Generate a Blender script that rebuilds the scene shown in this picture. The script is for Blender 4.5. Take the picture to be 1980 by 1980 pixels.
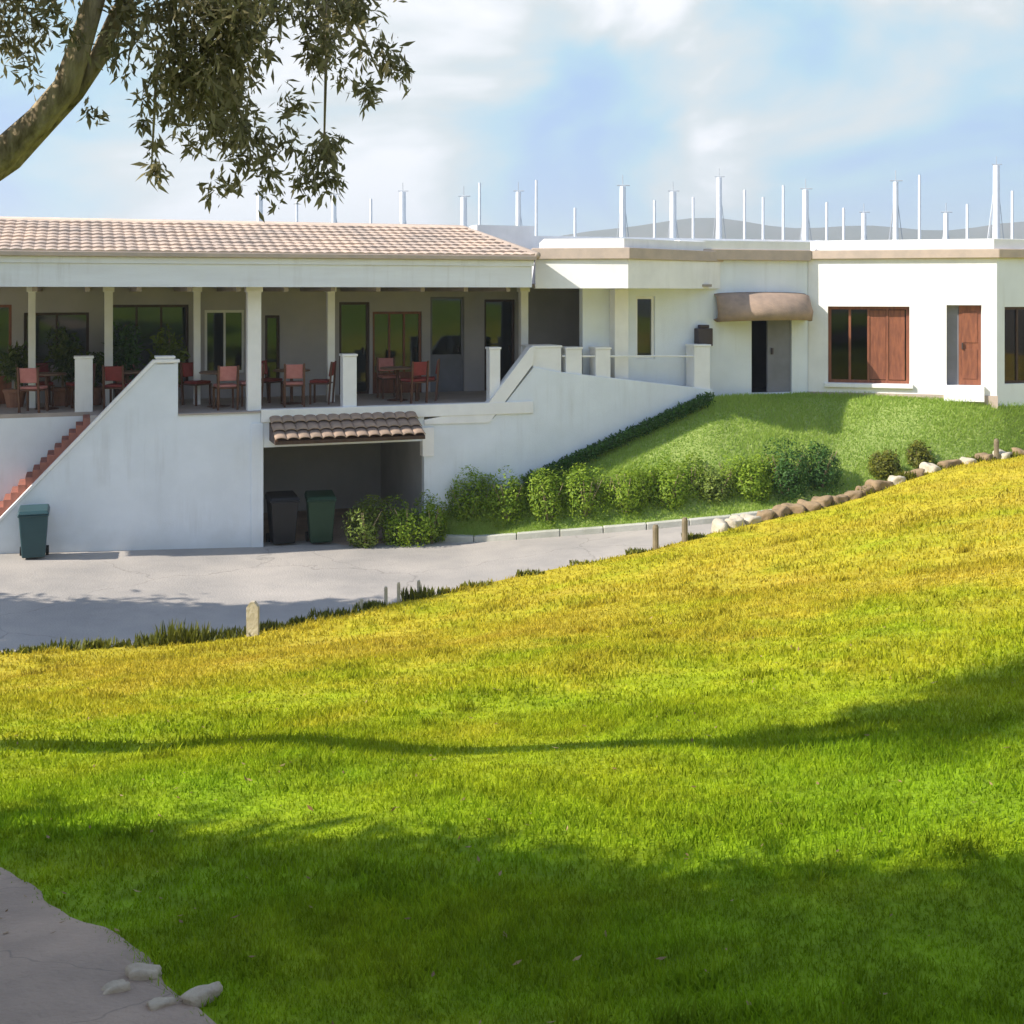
import bpy, math, random
import numpy as np
from mathutils import Vector, Matrix

for o in list(bpy.data.objects): bpy.data.objects.remove(o)
scene = bpy.context.scene
col = scene.collection
EYE = 5.5

# ------------------------------------------------------------------ camera
cam = bpy.data.cameras.new('camera'); camo = bpy.data.objects.new('camera', cam); col.objects.link(camo)
camo.location = (0, 0, EYE); camo.rotation_euler = (math.radians(90), 0, 0)
cam.sensor_width = 36; cam.lens = 43.45; cam.shift_y = -0.2153
cam.clip_start = 0.1; cam.clip_end = 20000
scene.camera = camo

# ------------------------------------------------------------------ world and sun
SUN_EL = math.radians(38)
SUN_AZ = (-0.946, -0.325)                       # where the sun stands, in plan
az_n = math.hypot(*SUN_AZ)
sun_vec = Vector((SUN_AZ[0]/az_n*math.cos(SUN_EL), SUN_AZ[1]/az_n*math.cos(SUN_EL), math.sin(SUN_EL)))
w = bpy.data.worlds.new('World'); scene.world = w; w.use_nodes = True
nt = w.node_tree; nt.nodes.clear()
def N(t, ty, **kw):
    n = t.nodes.new(ty)
    for k, v in kw.items():
        if k in n.inputs: n.inputs[k].default_value = v
        else: setattr(n, k, v)
    return n
sky = N(nt, 'ShaderNodeTexSky', sky_type='NISHITA', sun_disc=False, sun_elevation=SUN_EL,
        sun_rotation=math.atan2(SUN_AZ[0], SUN_AZ[1]), air_density=1.0, dust_density=0.3, ozone_density=2.5)
bg1 = N(nt, 'ShaderNodeBackground'); bg1.inputs[1].default_value = 0.15
nt.links.new(sky.outputs[0], bg1.inputs[0])
# veil of thin cloud: denser towards the horizon all round, broken higher up
bg2 = N(nt, 'ShaderNodeBackground'); bg2.inputs[1].default_value = 1.0
tc = N(nt, 'ShaderNodeTexCoord')
mp = N(nt, 'ShaderNodeMapping'); mp.inputs['Scale'].default_value = (1.0, 1.0, 2.1); mp.inputs['Location'].default_value = (14.23, 7.20, 5.67)
nt.links.new(tc.outputs['Generated'], mp.inputs[0])
nz = N(nt, 'ShaderNodeTexNoise', Scale=3.4, Detail=6.0, Roughness=0.5, Distortion=0.5)
nt.links.new(mp.outputs[0], nz.inputs['Vector'])
cr = N(nt, 'ShaderNodeValToRGB'); ce = cr.color_ramp.elements
ce[0].position = 0.36; ce[0].color = (0.20, 0.305, 0.47, 1)
ce[1].position = 0.61; ce[1].color = (0.57, 0.565, 0.575, 1)
q = ce.new(0.45); q.color = (0.25, 0.38, 0.45, 1)
q = ce.new(0.54); q.color = (0.39, 0.42, 0.42, 1)
nt.links.new(nz.outputs[0], cr.inputs[0]); nt.links.new(cr.outputs[0], bg2.inputs[0])
sz = N(nt, 'ShaderNodeSeparateXYZ'); nt.links.new(tc.outputs['Generated'], sz.inputs[0])
hr = N(nt, 'ShaderNodeMapRange', interpolation_type='SMOOTHSTEP'); hr.inputs[1].default_value = 0.22; hr.inputs[2].default_value = 0.50; hr.inputs[3].default_value = 0.95; hr.inputs[4].default_value = 0.0
nt.links.new(sz.outputs[2], hr.inputs[0])
rp = N(nt, 'ShaderNodeMapRange'); rp.inputs[1].default_value = 0.48; rp.inputs[2].default_value = 0.68; rp.inputs[4].default_value = 0.9
nt.links.new(nz.outputs[0], rp.inputs[0])
mxm = N(nt, 'ShaderNodeMath', operation='MAXIMUM'); nt.links.new(hr.outputs[0], mxm.inputs[0]); nt.links.new(rp.outputs[0], mxm.inputs[1])
mx = N(nt, 'ShaderNodeMixShader'); nt.links.new(mxm.outputs[0], mx.inputs[0])
nt.links.new(bg1.outputs[0], mx.inputs[1]); nt.links.new(bg2.outputs[0], mx.inputs[2])
wo = N(nt, 'ShaderNodeOutputWorld'); nt.links.new(mx.outputs[0], wo.inputs[0])

sl = bpy.data.lights.new('sun', 'SUN'); sl.energy = 4.2; sl.angle = math.radians(0.55); sl.color = (1.0, 0.93, 0.82)
so = bpy.data.objects.new('sun', sl); col.objects.link(so)
so.rotation_euler = (-sun_vec).to_track_quat('-Z', 'Y').to_euler(); so.location = (-30, -10, 40)

vs = scene.view_settings
vs.view_transform = 'Standard'; vs.look = 'None'; vs.gamma = 1.0; vs.use_curve_mapping = False
vs.exposure = 0.95

# ------------------------------------------------------------------ materials
MATS = {}
def mat(name, c1, c2=None, scale=3.0, rough=0.8, bump=0.0, bscale=60.0, detail=6.0, spec=0.3, stretch=(1, 1, 1), metal=0.0):
    m = bpy.data.materials.new(name); m.use_nodes = True; t = m.node_tree; b = t.nodes['Principled BSDF']
    b.inputs['Roughness'].default_value = rough; b.inputs['Specular IOR Level'].default_value = spec; b.inputs['Metallic'].default_value = metal
    tcn = N(t, 'ShaderNodeTexCoord'); mpn = N(t, 'ShaderNodeMapping'); mpn.inputs['Scale'].default_value = stretch
    t.links.new(tcn.outputs['Object'], mpn.inputs[0])
    if c2 is None: c2 = tuple(x*0.85 for x in c1)
    n = N(t, 'ShaderNodeTexNoise', Scale=scale, Detail=detail, Roughness=0.6); t.links.new(mpn.outputs[0], n.inputs['Vector'])
    r = N(t, 'ShaderNodeValToRGB'); r.color_ramp.elements[0].position = 0.35; r.color_ramp.elements[1].position = 0.68
    r.color_ramp.elements[0].color = (*c1, 1); r.color_ramp.elements[1].color = (*c2, 1)
    t.links.new(n.outputs[0], r.inputs[0]); t.links.new(r.outputs[0], b.inputs['Base Color'])
    if bump:
        n2 = N(t, 'ShaderNodeTexNoise', Scale=bscale, Detail=4.0); t.links.new(mpn.outputs[0], n2.inputs['Vector'])
        bp = N(t, 'ShaderNodeBump', Strength=bump, Distance=0.02); t.links.new(n2.outputs[0], bp.inputs['Height']); t.links.new(bp.outputs[0], b.inputs['Normal'])
    MATS[name] = m; return m
def leafmat(name, ca, cb, trans=0.3, rough=0.55):
    m = bpy.data.materials.new(name); m.use_nodes = True; t = m.node_tree; b = t.nodes['Principled BSDF']
    b.inputs['Roughness'].default_value = rough; b.inputs['Specular IOR Level'].default_value = 0.25
    a = N(t, 'ShaderNodeAttribute', attribute_name='rnd')
    r = N(t, 'ShaderNodeValToRGB'); r.color_ramp.elements[0].color = (*ca, 1); r.color_ramp.elements[1].color = (*cb, 1)
    t.links.new(a.outputs['Fac'], r.inputs[0]); t.links.new(r.outputs[0], b.inputs['Base Color'])
    tr = N(t, 'ShaderNodeBsdfTranslucent'); t.links.new(r.outputs[0], tr.inputs[0])
    ms = N(t, 'ShaderNodeMixShader'); ms.inputs[0].default_value = trans
    t.links.new(b.outputs[0], ms.inputs[1]); t.links.new(tr.outputs[0], ms.inputs[2]); t.links.new(ms.outputs[0], t.nodes['Material Output'].inputs[0])
    MATS[name] = m; return m
def grassmat(name, blades):
    """dry-olive to fresh-green lawn, patches follow one noise in world space"""
    m = bpy.data.materials.new(name); m.use_nodes = True; t = m.node_tree; b = t.nodes['Principled BSDF']
    b.inputs['Roughness'].default_value = 0.75; b.inputs['Specular IOR Level'].default_value = 0.1
    g = N(t, 'ShaderNodeNewGeometry')
    sx_ = N(t, 'ShaderNodeSeparateXYZ'); t.links.new(g.outputs['Position'], sx_.inputs[0])
    n = N(t, 'ShaderNodeTexNoise', Scale=0.45, Detail=7.0, Roughness=0.68); t.links.new(g.outputs['Position'], n.inputs['Vector'])
    # drier farther down the slope
    m1 = N(t, 'ShaderNodeMapRange'); m1.inputs[1].default_value = 5.0; m1.inputs[2].default_value = 14.0; m1.inputs[3].default_value = -0.24; m1.inputs[4].default_value = 0.24
    t.links.new(sx_.outputs[1], m1.inputs[0])
    ad = N(t, 'ShaderNodeMath', operation='ADD'); t.links.new(n.outputs[0], ad.inputs[0]); t.links.new(m1.outputs[0], ad.inputs[1])
    r = N(t, 'ShaderNodeValToRGB'); e = r.color_ramp.elements
    e[0].position = 0.25; e[0].color = (0.205, 0.315, 0.009, 1)
    e[1].position = 0.98; e[1].color = (0.50, 0.37, 0.045, 1)
    x = e.new(0.5); x.color = (0.315, 0.36, 0.012, 1)
    x = e.new(0.72); x.color = (0.44, 0.37, 0.026, 1)
    t.links.new(ad.outputs[0], r.inputs[0])
    n2 = N(t, 'ShaderNodeTexNoise', Scale=5.0, Detail=4.0); t.links.new(g.outputs['Position'], n2.inputs['Vector'])
    hs = N(t, 'ShaderNodeHueSaturation'); t.links.new(r.outputs[0], hs.inputs['Color'])
    mr = N(t, 'ShaderNodeMapRange'); mr.inputs[1].default_value = 0.3; mr.inputs[2].default_value = 0.7; mr.inputs[3].default_value = 0.72; mr.inputs[4].default_value = 1.22
    t.links.new(n2.outputs[0], mr.inputs[0])
    if blades:
        a = N(t, 'ShaderNodeAttribute', attribute_name='rnd')
        mm = N(t, 'ShaderNodeMapRange'); mm.inputs[3].default_value = 0.75; mm.inputs[4].default_value = 1.25; t.links.new(a.outputs['Fac'], mm.inputs[0])
        mu = N(t, 'ShaderNodeMath', operation='MULTIPLY'); t.links.new(mr.outputs[0], mu.inputs[0]); t.links.new(mm.outputs[0], mu.inputs[1]); t.links.new(mu.outputs[0], hs.inputs['Value'])
    else:
        t.links.new(mr.outputs[0], hs.inputs['Value'])
    t.links.new(hs.outputs[0], b.inputs['Base Color'])
    if blades:
        tr = N(t, 'ShaderNodeBsdfTranslucent'); t.links.new(hs.outputs[0], tr.inputs[0])
        ms = N(t, 'ShaderNodeMixShader'); ms.inputs[0].default_value = 0.4
        t.links.new(b.outputs[0], ms.inputs[1]); t.links.new(tr.outputs[0], ms.inputs[2]); t.links.new(ms.outputs[0], t.nodes['Material Output'].inputs[0])
    else:
        bn = N(t, 'ShaderNodeTexNoise', Scale=40.0, Detail=5.0); t.links.new(g.outputs['Position'], bn.inputs['Vector'])
        bp = N(t, 'ShaderNodeBump', Strength=0.6, Distance=0.03); t.links.new(bn.outputs[0], bp.inputs['Height']); t.links.new(bp.outputs[0], b.inputs['Normal'])
    MATS[name] = m; return m
def glassmat(name, tint=(0.8, 0.85, 0.85), rough=0.03):
    m = bpy.data.materials.new(name); m.use_nodes = True; t = m.node_tree; t.nodes.remove(t.nodes['Principled BSDF'])
    gl = N(t, 'ShaderNodeBsdfGlossy'); gl.inputs['Roughness'].default_value = rough
    tp = N(t, 'ShaderNodeBsdfTransparent'); tp.inputs[0].default_value = (*tint, 1)
    fr = N(t, 'ShaderNodeFresnel'); fr.inputs[0].default_value = 1.5
    ms = N(t, 'ShaderNodeMixShader'); t.links.new(fr.outputs[0], ms.inputs[0]); t.links.new(tp.outputs[0], ms.inputs[1]); t.links.new(gl.outputs[0], ms.inputs[2])
    t.links.new(ms.outputs[0], t.nodes['Material Output'].inputs[0]); MATS[name] = m; return m

mat('shade_blue_render', (0.74, 0.78, 0.83), (0.67, 0.71, 0.755), 1.1, 0.85, 0.25, 70)  # bluish cast of the shade mixed into the wall white; sunlit wing uses white_trim
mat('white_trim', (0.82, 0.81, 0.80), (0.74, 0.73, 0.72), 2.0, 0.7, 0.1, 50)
mat('fascia_paint', (0.75, 0.775, 0.83), (0.68, 0.69, 0.735), 1.5, 0.7, 0.1, 40, stretch=(0.4, 0.4, 3))
mat('tan_trim', (0.50, 0.40, 0.33), (0.40, 0.33, 0.28), 3.0, 0.8, 0.2)
mat('roof_tile', (0.56, 0.42, 0.32), (0.37, 0.30, 0.25), 1.3, 0.85, 0.4, 25)
mat('canopy_tile', (0.38, 0.27, 0.20), (0.27, 0.20, 0.155), 4.0, 0.85, 0.4, 25)
mat('terracotta', (0.34, 0.13, 0.09), (0.23, 0.10, 0.075), 4.0, 0.8, 0.3)
mat('dark_wood', (0.075, 0.04, 0.025), (0.045, 0.025, 0.018), 3.0, 0.5, 0.2, 30, stretch=(6, 6, 1))
mat('red_wood', (0.26, 0.095, 0.05), (0.15, 0.055, 0.035), 3.0, 0.5, 0.2, 30, stretch=(6, 6, 1))
mat('room_wall', (0.42, 0.41, 0.41), (0.35, 0.34, 0.34), 1.0, 0.9)
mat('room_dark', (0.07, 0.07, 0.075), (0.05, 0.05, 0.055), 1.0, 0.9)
mat('veranda_wall', (0.45, 0.42, 0.43), (0.37, 0.35, 0.36), 1.0, 0.85, 0.2)
mat('ceiling_board', (0.36, 0.30, 0.26), (0.28, 0.24, 0.21), 2.0, 0.8)
mat('terrace_floor', (0.42, 0.36, 0.32), (0.34, 0.30, 0.27), 2.0, 0.8, 0.2)
mat('concrete_road', (0.41, 0.37, 0.33), (0.29, 0.27, 0.25), 0.55, 0.9, 0.5, 30, detail=9)
mat('kerb_concrete', (0.48, 0.47, 0.41), (0.36, 0.36, 0.30), 2.0, 0.9, 0.4, 30)
mat('path_concrete', (0.46, 0.335, 0.245), (0.30, 0.225, 0.17), 1.6, 0.9, 0.8, 45, detail=10)
mat('soil', (0.24, 0.31, 0.08), (0.30, 0.36, 0.10), 3.0, 0.95, 0.6, 20)
mat('pale_stone', (0.55, 0.49, 0.38), (0.40, 0.34, 0.25), 5.0, 0.9, 0.7, 20)
mat('path_rock', (0.55, 0.45, 0.33), (0.36, 0.28, 0.20), 9.0, 0.95, 0.9, 30)
mat('brown_stone', (0.30, 0.21, 0.12), (0.20, 0.14, 0.08), 5.0, 0.9, 0.7, 20)
mat('weathered_wood', (0.24, 0.19, 0.12), (0.15, 0.12, 0.08), 5.0, 0.9, 0.5, 20)
mat('bark', (0.46, 0.36, 0.23), (0.11, 0.08, 0.045), 5.5, 0.9, 1.0, 14, stretch=(3, 3, 0.7))
mat('teal_plastic', (0.03, 0.075, 0.085), (0.025, 0.06, 0.07), 2.0, 0.45)
mat('black_plastic', (0.018, 0.018, 0.02), (0.014, 0.014, 0.015), 2.0, 0.45)
mat('green_plastic', (0.018, 0.05, 0.025), (0.014, 0.04, 0.02), 2.0, 0.45)
mat('rubber', (0.02, 0.02, 0.02), None, 2.0, 0.8)
mat('chair_wood', (0.14, 0.06, 0.035), (0.09, 0.04, 0.025), 4.0, 0.5)
mat('rose_cushion', (0.50, 0.22, 0.20), (0.42, 0.16, 0.15), 6.0, 0.9)
mat('red_cushion', (0.28, 0.05, 0.045), (0.2, 0.04, 0.035), 6.0, 0.9)
mat('table_top', (0.24, 0.15, 0.10), (0.18, 0.11, 0.08), 3.0, 0.5)
mat('pot_clay', (0.33, 0.16, 0.10), (0.25, 0.12, 0.08), 5.0, 0.9)
mat('mast_paint', (0.82, 0.83, 0.85), (0.74, 0.75, 0.77), 2.0, 0.4)
mat('rigging', (0.45, 0.47, 0.5), None, 2.0, 0.4)
mat('sail_cover', (0.12, 0.17, 0.32), (0.10, 0.14, 0.27), 2.0, 0.8)
mat('lamp_metal', (0.06, 0.045, 0.045), None, 2.0, 0.5)
mat('door_grey', (0.20, 0.20, 0.23), (0.16, 0.16, 0.18), 2.0, 0.6)
mat('hill_scrub', (0.09, 0.10, 0.07), (0.14, 0.13, 0.10), 0.01, 0.95)
mat('far_ground', (0.16, 0.16, 0.10), (0.12, 0.13, 0.07), 0.1, 0.95)
mat('sea', (0.03, 0.06, 0.08), (0.025, 0.05, 0.07), 0.2, 0.12, 0.3, 1.5)
def weather(name, dirt, amount=0.5, zbase=None):
    """rain streaks and splash dirt on a painted wall"""
    t = MATS[name].node_tree; b = t.nodes['Principled BSDF']; src = b.inputs['Base Color'].links[0].from_socket
    g = N(t, 'ShaderNodeNewGeometry'); m1 = N(t, 'ShaderNodeMapping'); m1.inputs['Scale'].default_value = (5.0, 5.0, 0.35); t.links.new(g.outputs['Position'], m1.inputs[0])
    n1 = N(t, 'ShaderNodeTexNoise', Scale=1.0, Detail=6.0, Roughness=0.65); t.links.new(m1.outputs[0], n1.inputs['Vector'])
    n2 = N(t, 'ShaderNodeTexNoise', Scale=0.8, Detail=3.0); t.links.new(g.outputs['Position'], n2.inputs['Vector'])
    r1 = N(t, 'ShaderNodeMapRange'); r1.inputs[1].default_value = 0.5; r1.inputs[2].default_value = 0.78; t.links.new(n1.outputs[0], r1.inputs[0])
    r2 = N(t, 'ShaderNodeMapRange'); r2.inputs[1].default_value = 0.42; r2.inputs[2].default_value = 0.62; t.links.new(n2.outputs[0], r2.inputs[0])
    mu = N(t, 'ShaderNodeMath', operation='MULTIPLY'); t.links.new(r1.outputs[0], mu.inputs[0]); t.links.new(r2.outputs[0], mu.inputs[1])
    fac = mu.outputs[0]
    if zbase is not None:
        sx_ = N(t, 'ShaderNodeSeparateXYZ'); t.links.new(g.outputs['Position'], sx_.inputs[0])
        ns = N(t, 'ShaderNodeTexNoise', Scale=2.5, Detail=6.0); t.links.new(g.outputs['Position'], ns.inputs['Vector'])
        ad = N(t, 'ShaderNodeMath', operation='MULTIPLY_ADD'); ad.inputs[1].default_value = -0.9; t.links.new(ns.outputs[0], ad.inputs[0]); t.links.new(sx_.outputs[2], ad.inputs[2])
        rz = N(t, 'ShaderNodeMapRange'); rz.inputs[1].default_value = zbase-.45; rz.inputs[2].default_value = zbase+.0; rz.inputs[3].default_value = 0.8; rz.inputs[4].default_value = 0.0; t.links.new(ad.outputs[0], rz.inputs[0])
        mxn = N(t, 'ShaderNodeMath', operation='MAXIMUM'); t.links.new(fac, mxn.inputs[0]); t.links.new(rz.outputs[0], mxn.inputs[1]); fac = mxn.outputs[0]
    am = N(t, 'ShaderNodeMath', operation='MULTIPLY'); am.inputs[1].default_value = amount; t.links.new(fac, am.inputs[0])
    mx_ = N(t, 'ShaderNodeMix', data_type='RGBA'); t.links.new(am.outputs[0], mx_.inputs[0]); t.links.new(src, mx_.inputs[6]); mx_.inputs[7].default_value = (*dirt, 1); t.links.new(mx_.outputs[2], b.inputs['Base Color'])
weather('shade_blue_render', (0.45, 0.45, 0.44), 0.38, 0.45); weather('white_trim', (0.50, 0.48, 0.44), 0.35); weather('fascia_paint', (0.45, 0.43, 0.42), 0.6)
weather('concrete_road', (0.20, 0.19, 0.18), 0.35)
# cracks in the concrete
for nm, sc_ in (('concrete_road', .2), ('path_concrete', .7)):
    t = MATS[nm].node_tree; b = t.nodes['Principled BSDF']; src = b.inputs['Base Color'].links[0].from_socket
    g = N(t, 'ShaderNodeNewGeometry'); dn_ = N(t, 'ShaderNodeTexNoise', Scale=1.2, Detail=4.0); t.links.new(g.outputs['Position'], dn_.inputs['Vector'])
    va = N(t, 'ShaderNodeVectorMath', operation='ADD'); t.links.new(g.outputs['Position'], va.inputs[0]); t.links.new(dn_.outputs[1], va.inputs[1])
    vo = N(t, 'ShaderNodeTexVoronoi', feature='DISTANCE_TO_EDGE', Scale=sc_); t.links.new(va.outputs[0], vo.inputs['Vector'])
    rr_ = N(t, 'ShaderNodeMapRange'); rr_.inputs[1].default_value = 0.0; rr_.inputs[2].default_value = 0.004; rr_.inputs[3].default_value = 0.4; rr_.inputs[4].default_value = 0.0; t.links.new(vo.outputs[0], rr_.inputs[0])
    mx_ = N(t, 'ShaderNodeMix', data_type='RGBA'); t.links.new(rr_.outputs[0], mx_.inputs[0]); t.links.new(src, mx_.inputs[6]); mx_.inputs[7].default_value = (0.10, 0.095, 0.085, 1); t.links.new(mx_.outputs[2], b.inputs['Base Color'])
grassmat('lawn_soil', False); grassmat('grass_blade', True)
leafmat('bush_leaf', (0.13, 0.23, 0.015), (0.33, 0.44, 0.04), 0.45)
leafmat('bush_dark', (0.035, 0.09, 0.02), (0.08, 0.17, 0.03), 0.3)
leafmat('bank_blade', (0.27, 0.42, 0.06), (0.46, 0.58, 0.13), 0.45)
leafmat('bush_light', (0.13, 0.19, 0.03), (0.24, 0.30, 0.05), 0.35)
leafmat('cover_leaf', (0.17, 0.28, 0.035), (0.36, 0.45, 0.11), 0.35)
leafmat('gum_leaf', (0.13, 0.12, 0.05), (0.33, 0.29, 0.16), 0.5)
leafmat('dry_leaf', (0.20, 0.11, 0.04), (0.38, 0.26, 0.12), 0.2)
leafmat('tuft_leaf', (0.06, 0.075, 0.006), (0.20, 0.20, 0.02), 0.3)
leafmat('room_plant', (0.03, 0.07, 0.01), (0.13, 0.16, 0.03), 0.3)
glassmat('window_glass', (0.75, 0.8, 0.8)); glassmat('smoky_glass', (0.35, 0.28, 0.28))

# ------------------------------------------------------------------ helpers
rng = np.random.default_rng(7); random.seed(7)
def wpos(o):
    p = Vector((0, 0, 0))
    while o is not None: p += o.location; o = o.parent
    return p
def tag(o, label=None, cat=None, group=None, kind=None):
    if label: o['label'] = label
    if cat: o['category'] = cat
    if group: o['group'] = group
    if kind: o['kind'] = kind
    return o
def empty(name, loc, label=None, cat=None, group=None):
    o = bpy.data.objects.new(name, None); o.empty_display_size = 0.2; o.location = loc; col.objects.link(o)
    return tag(o, label, cat, group)
def link(name, me, m, parent=None, loc=None):
    o = bpy.data.objects.new(name, me); col.objects.link(o)
    if m and not me.materials: me.materials.append(MATS[m])
    if parent is not None: o.parent = parent
    if loc is not None: o.location = loc
    return o
class MB:
    """collects shapes in world space; build() links them as one mesh object"""
    def __init__(s): s.v = []; s.f = []
    def hexa(s, p):                                   # p: 8 points, bottom ring then top ring
        b = len(s.v); s.v += [tuple(q) for q in p]
        for f in ((3,2,1,0), (4,5,6,7), (0,1,5,4), (1,2,6,5), (2,3,7,6), (3,0,4,7)): s.f.append(tuple(b+i for i in f))
        return s
    def box(s, x0, x1, y0, y1, z0, z1):
        return s.hexa([(x0,y0,z0),(x1,y0,z0),(x1,y1,z0),(x0,y1,z0),(x0,y0,z1),(x1,y0,z1),(x1,y1,z1),(x0,y1,z1)])
    def fbox(s, F, s0, s1, t0, t1, z0, z1):           # box in a wall frame
        return s.hexa([F(s0,t0,z0),F(s1,t0,z0),F(s1,t1,z0),F(s0,t1,z0),F(s0,t0,z1),F(s1,t0,z1),F(s1,t1,z1),F(s0,t1,z1)])
    def prism(s, ring, off):                          # ring of points extruded by a vector
        n = len(ring); b = len(s.v); off = Vector(off)
        s.v += [tuple(q) for q in ring] + [tuple(Vector(q)+off) for q in ring]
        s.f.append(tuple(b+i for i in range(n))); s.f.append(tuple(b+n+i for i in reversed(range(n))))
        for i in range(n): j = (i+1) % n; s.f.append((b+j, b+i, b+n+i, b+n+j))
        return s
    def tube(s, pts, rad, seg=10, cap=True):
        pts = [Vector(p) for p in pts]; n = len(pts); b = len(s.v); up = Vector((0.13, 0.97, 0.21))
        for i, p in enumerate(pts):
            d = (pts[min(i+1, n-1)] - pts[max(i-1, 0)]).normalized()
            x = d.cross(up).normalized(); y = d.cross(x).normalized(); r = rad[i] if hasattr(rad, '__len__') else rad
            for k in range(seg):
                a = 2*math.pi*k/seg; s.v.append(tuple(p + (x*math.cos(a) + y*math.sin(a))*r))
        for i in range(n-1):
            for k in range(seg):
                k2 = (k+1) % seg; s.f.append((b+i*seg+k, b+i*seg+k2, b+(i+1)*seg+k2, b+(i+1)*seg+k))
        if cap:
            s.f.append(tuple(b+k for k in reversed(range(seg)))); s.f.append(tuple(b+(n-1)*seg+k for k in range(seg)))
        return s
    def lathe(s, c, prof, seg=16):
        return s.tube_profile(c, prof, seg)
    def tube_profile(s, c, prof, seg):
        b = len(s.v); n = len(prof)
        for (r, z) in prof:
            for k in range(seg):
                a = 2*math.pi*k/seg; s.v.append((c[0]+r*math.cos(a), c[1]+r*math.sin(a), c[2]+z))
        for i in range(n-1):
            for k in range(seg):
                k2 = (k+1) % seg; s.f.append((b+i*seg+k, b+i*seg+k2, b+(i+1)*seg+k2, b+(i+1)*seg+k))
        s.f.append(tuple(b+k for k in reversed(range(seg)))); s.f.append(tuple(b+(n-1)*seg+k for k in range(seg)))
        return s
    def grid(s, P):                                   # P[i][j] points
        b = len(s.v); n = len(P); m = len(P[0])
        for row in P: s.v += [tuple(q) for q in row]
        for i in range(n-1):
            for j in range(m-1): s.f.append((b+i*m+j, b+(i+1)*m+j, b+(i+1)*m+j+1, b+i*m+j+1))
        return s
    def build(s, name, m, parent=None, smooth=False, bevel=0, origin=None):
        off = wpos(parent) if parent is not None else (Vector(origin) if origin is not None else Vector((0,0,0)))
        me = bpy.data.meshes.new(name)
        me.from_pydata([(v[0]-off.x, v[1]-off.y, v[2]-off.z) for v in s.v], [], s.f)
        import bmesh
        bm = bmesh.new(); bm.from_mesh(me); bmesh.ops.recalc_face_normals(bm, faces=bm.faces); bm.to_mesh(me); bm.free()
        if smooth: me.polygons.foreach_set('use_smooth', [True]*len(me.polygons))
        o = link(name, me, m, parent, loc=(off if parent is None and origin is not None else None))
        if bevel:
            md = o.modifiers.new('bevel', 'BEVEL'); md.width = bevel; md.segments = 2; md.limit_method = 'ANGLE'
        return o
def soup(name, V, F, rnd, m, parent=None, loc=None):
    """numpy mesh: V (n,3) verts, F (k,c) faces, rnd (n,) colour variation"""
    me = bpy.data.meshes.new(name); n = len(V); k, c = F.shape
    me.vertices.add(n); me.vertices.foreach_set('co', V.astype(np.float32).ravel())
    me.loops.add(k*c); me.loops.foreach_set('vertex_index', F.astype(np.int32).ravel())
    me.polygons.add(k); me.polygons.foreach_set('loop_start', np.arange(0, k*c, c, dtype=np.int32)); me.polygons.foreach_set('loop_total', np.full(k, c, dtype=np.int32))
    at = me.attributes.new('rnd', 'FLOAT', 'POINT'); at.data.foreach_set('value', rnd.astype(np.float32))
    me.update(calc_edges=True)
    return link(name, me, m, parent, loc)
def leaves(P, size, aspect=0.45, droop=0.0, rnd=None, jitter=0.35, flat=0.0, up=(0, 0, 1)):
    """one folded diamond per point"""
    n = len(P); d = rng.normal(size=(n, 3)); d[:, 2] -= droop; up = np.broadcast_to(np.array(up, float), d.shape); d -= flat*(d*up).sum(1)[:, None]*up; d /= np.linalg.norm(d, axis=1)[:, None]
    e = rng.normal(size=(n, 3)); e += 5*flat*up; x = np.cross(d, e); x /= np.linalg.norm(x, axis=1)[:, None]; nn = np.cross(d, x)
    L = size*(1 + jitter*rng.normal(size=n)).clip(0.4, 1.9)[:, None]
    V = np.stack([P, P + d*L*0.5 + x*L*aspect*0.5 + nn*L*0.06, P + d*L, P + d*L*0.5 - x*L*aspect*0.5 + nn*L*0.06], 1).reshape(-1, 3)
    F = np.arange(4*n).reshape(n, 4)
    r = rng.random(n) if rnd is None else rnd
    return V, F, np.repeat(r, 4)
def frame(o, d):
    """wall frame: s runs along the wall, t goes behind it, z up"""
    o = np.array(o, float); d = np.array(d, float); d /= np.linalg.norm(d); nb = np.array([-d[1], d[0]])
    def F(s, t, z): p = o + d*s + nb*t; return Vector((p[0], p[1], z))
    F.o, F.d, F.n = o, d, nb
    return F
FPX = 2332.0
def s_at(F, px, t=0.0):
    """where along a wall frame a sight line leaves the street"""
    a = (px-966)/FPX; o = F.o + F.n*t
    return (a*o[1]-o[0])/(F.d[0]-a*F.d[1])
def z_at(F, s, t, py):
    p = F(s, t, 0); return EYE + (550-py)*p.y/FPX

# ------------------------------------------------------------------ ground: heights
edge = np.array([(-18,12.6,.9),(-12,14.6,.75),(-7,17,.5),(-3.8,18.2,.48),(-1.0,20.6,.52),(2.3,22.6,.75),(5.1,24.4,1.0),(7.0,25.4,1.3),(9.5,26.8,1.68),(12,28.0,1.95),(18,30.2,2.3),(24,32,2.5)])
def edge_y(X): return np.interp(X, edge[:,0], edge[:,1])
ctrl = list(map(tuple, edge)) + [(0,0,3.9),(0,3,3.35),(-3,0,3.75),(3,0,3.95),(0,-10,4.4),(-12,0,3.0),(12,0,4.2),(-14,-12,3.6),(14,-12,4.8),(4,6,3.25),(-6,7,2.45),(12,12,3.5),(20,10,4.0),(20,-10,5.0),(-20,-4,2.8),(0,9,2.45),(5,14,2.25)]
ctrl = np.array(ctrl)
def tps(r2): return np.where(r2 > 1e-9, 0.5*r2*np.log(r2 + 1e-12), 0)
nC = len(ctrl); dd = ((ctrl[:,None,:2]-ctrl[None,:,:2])**2).sum(-1)
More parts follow.
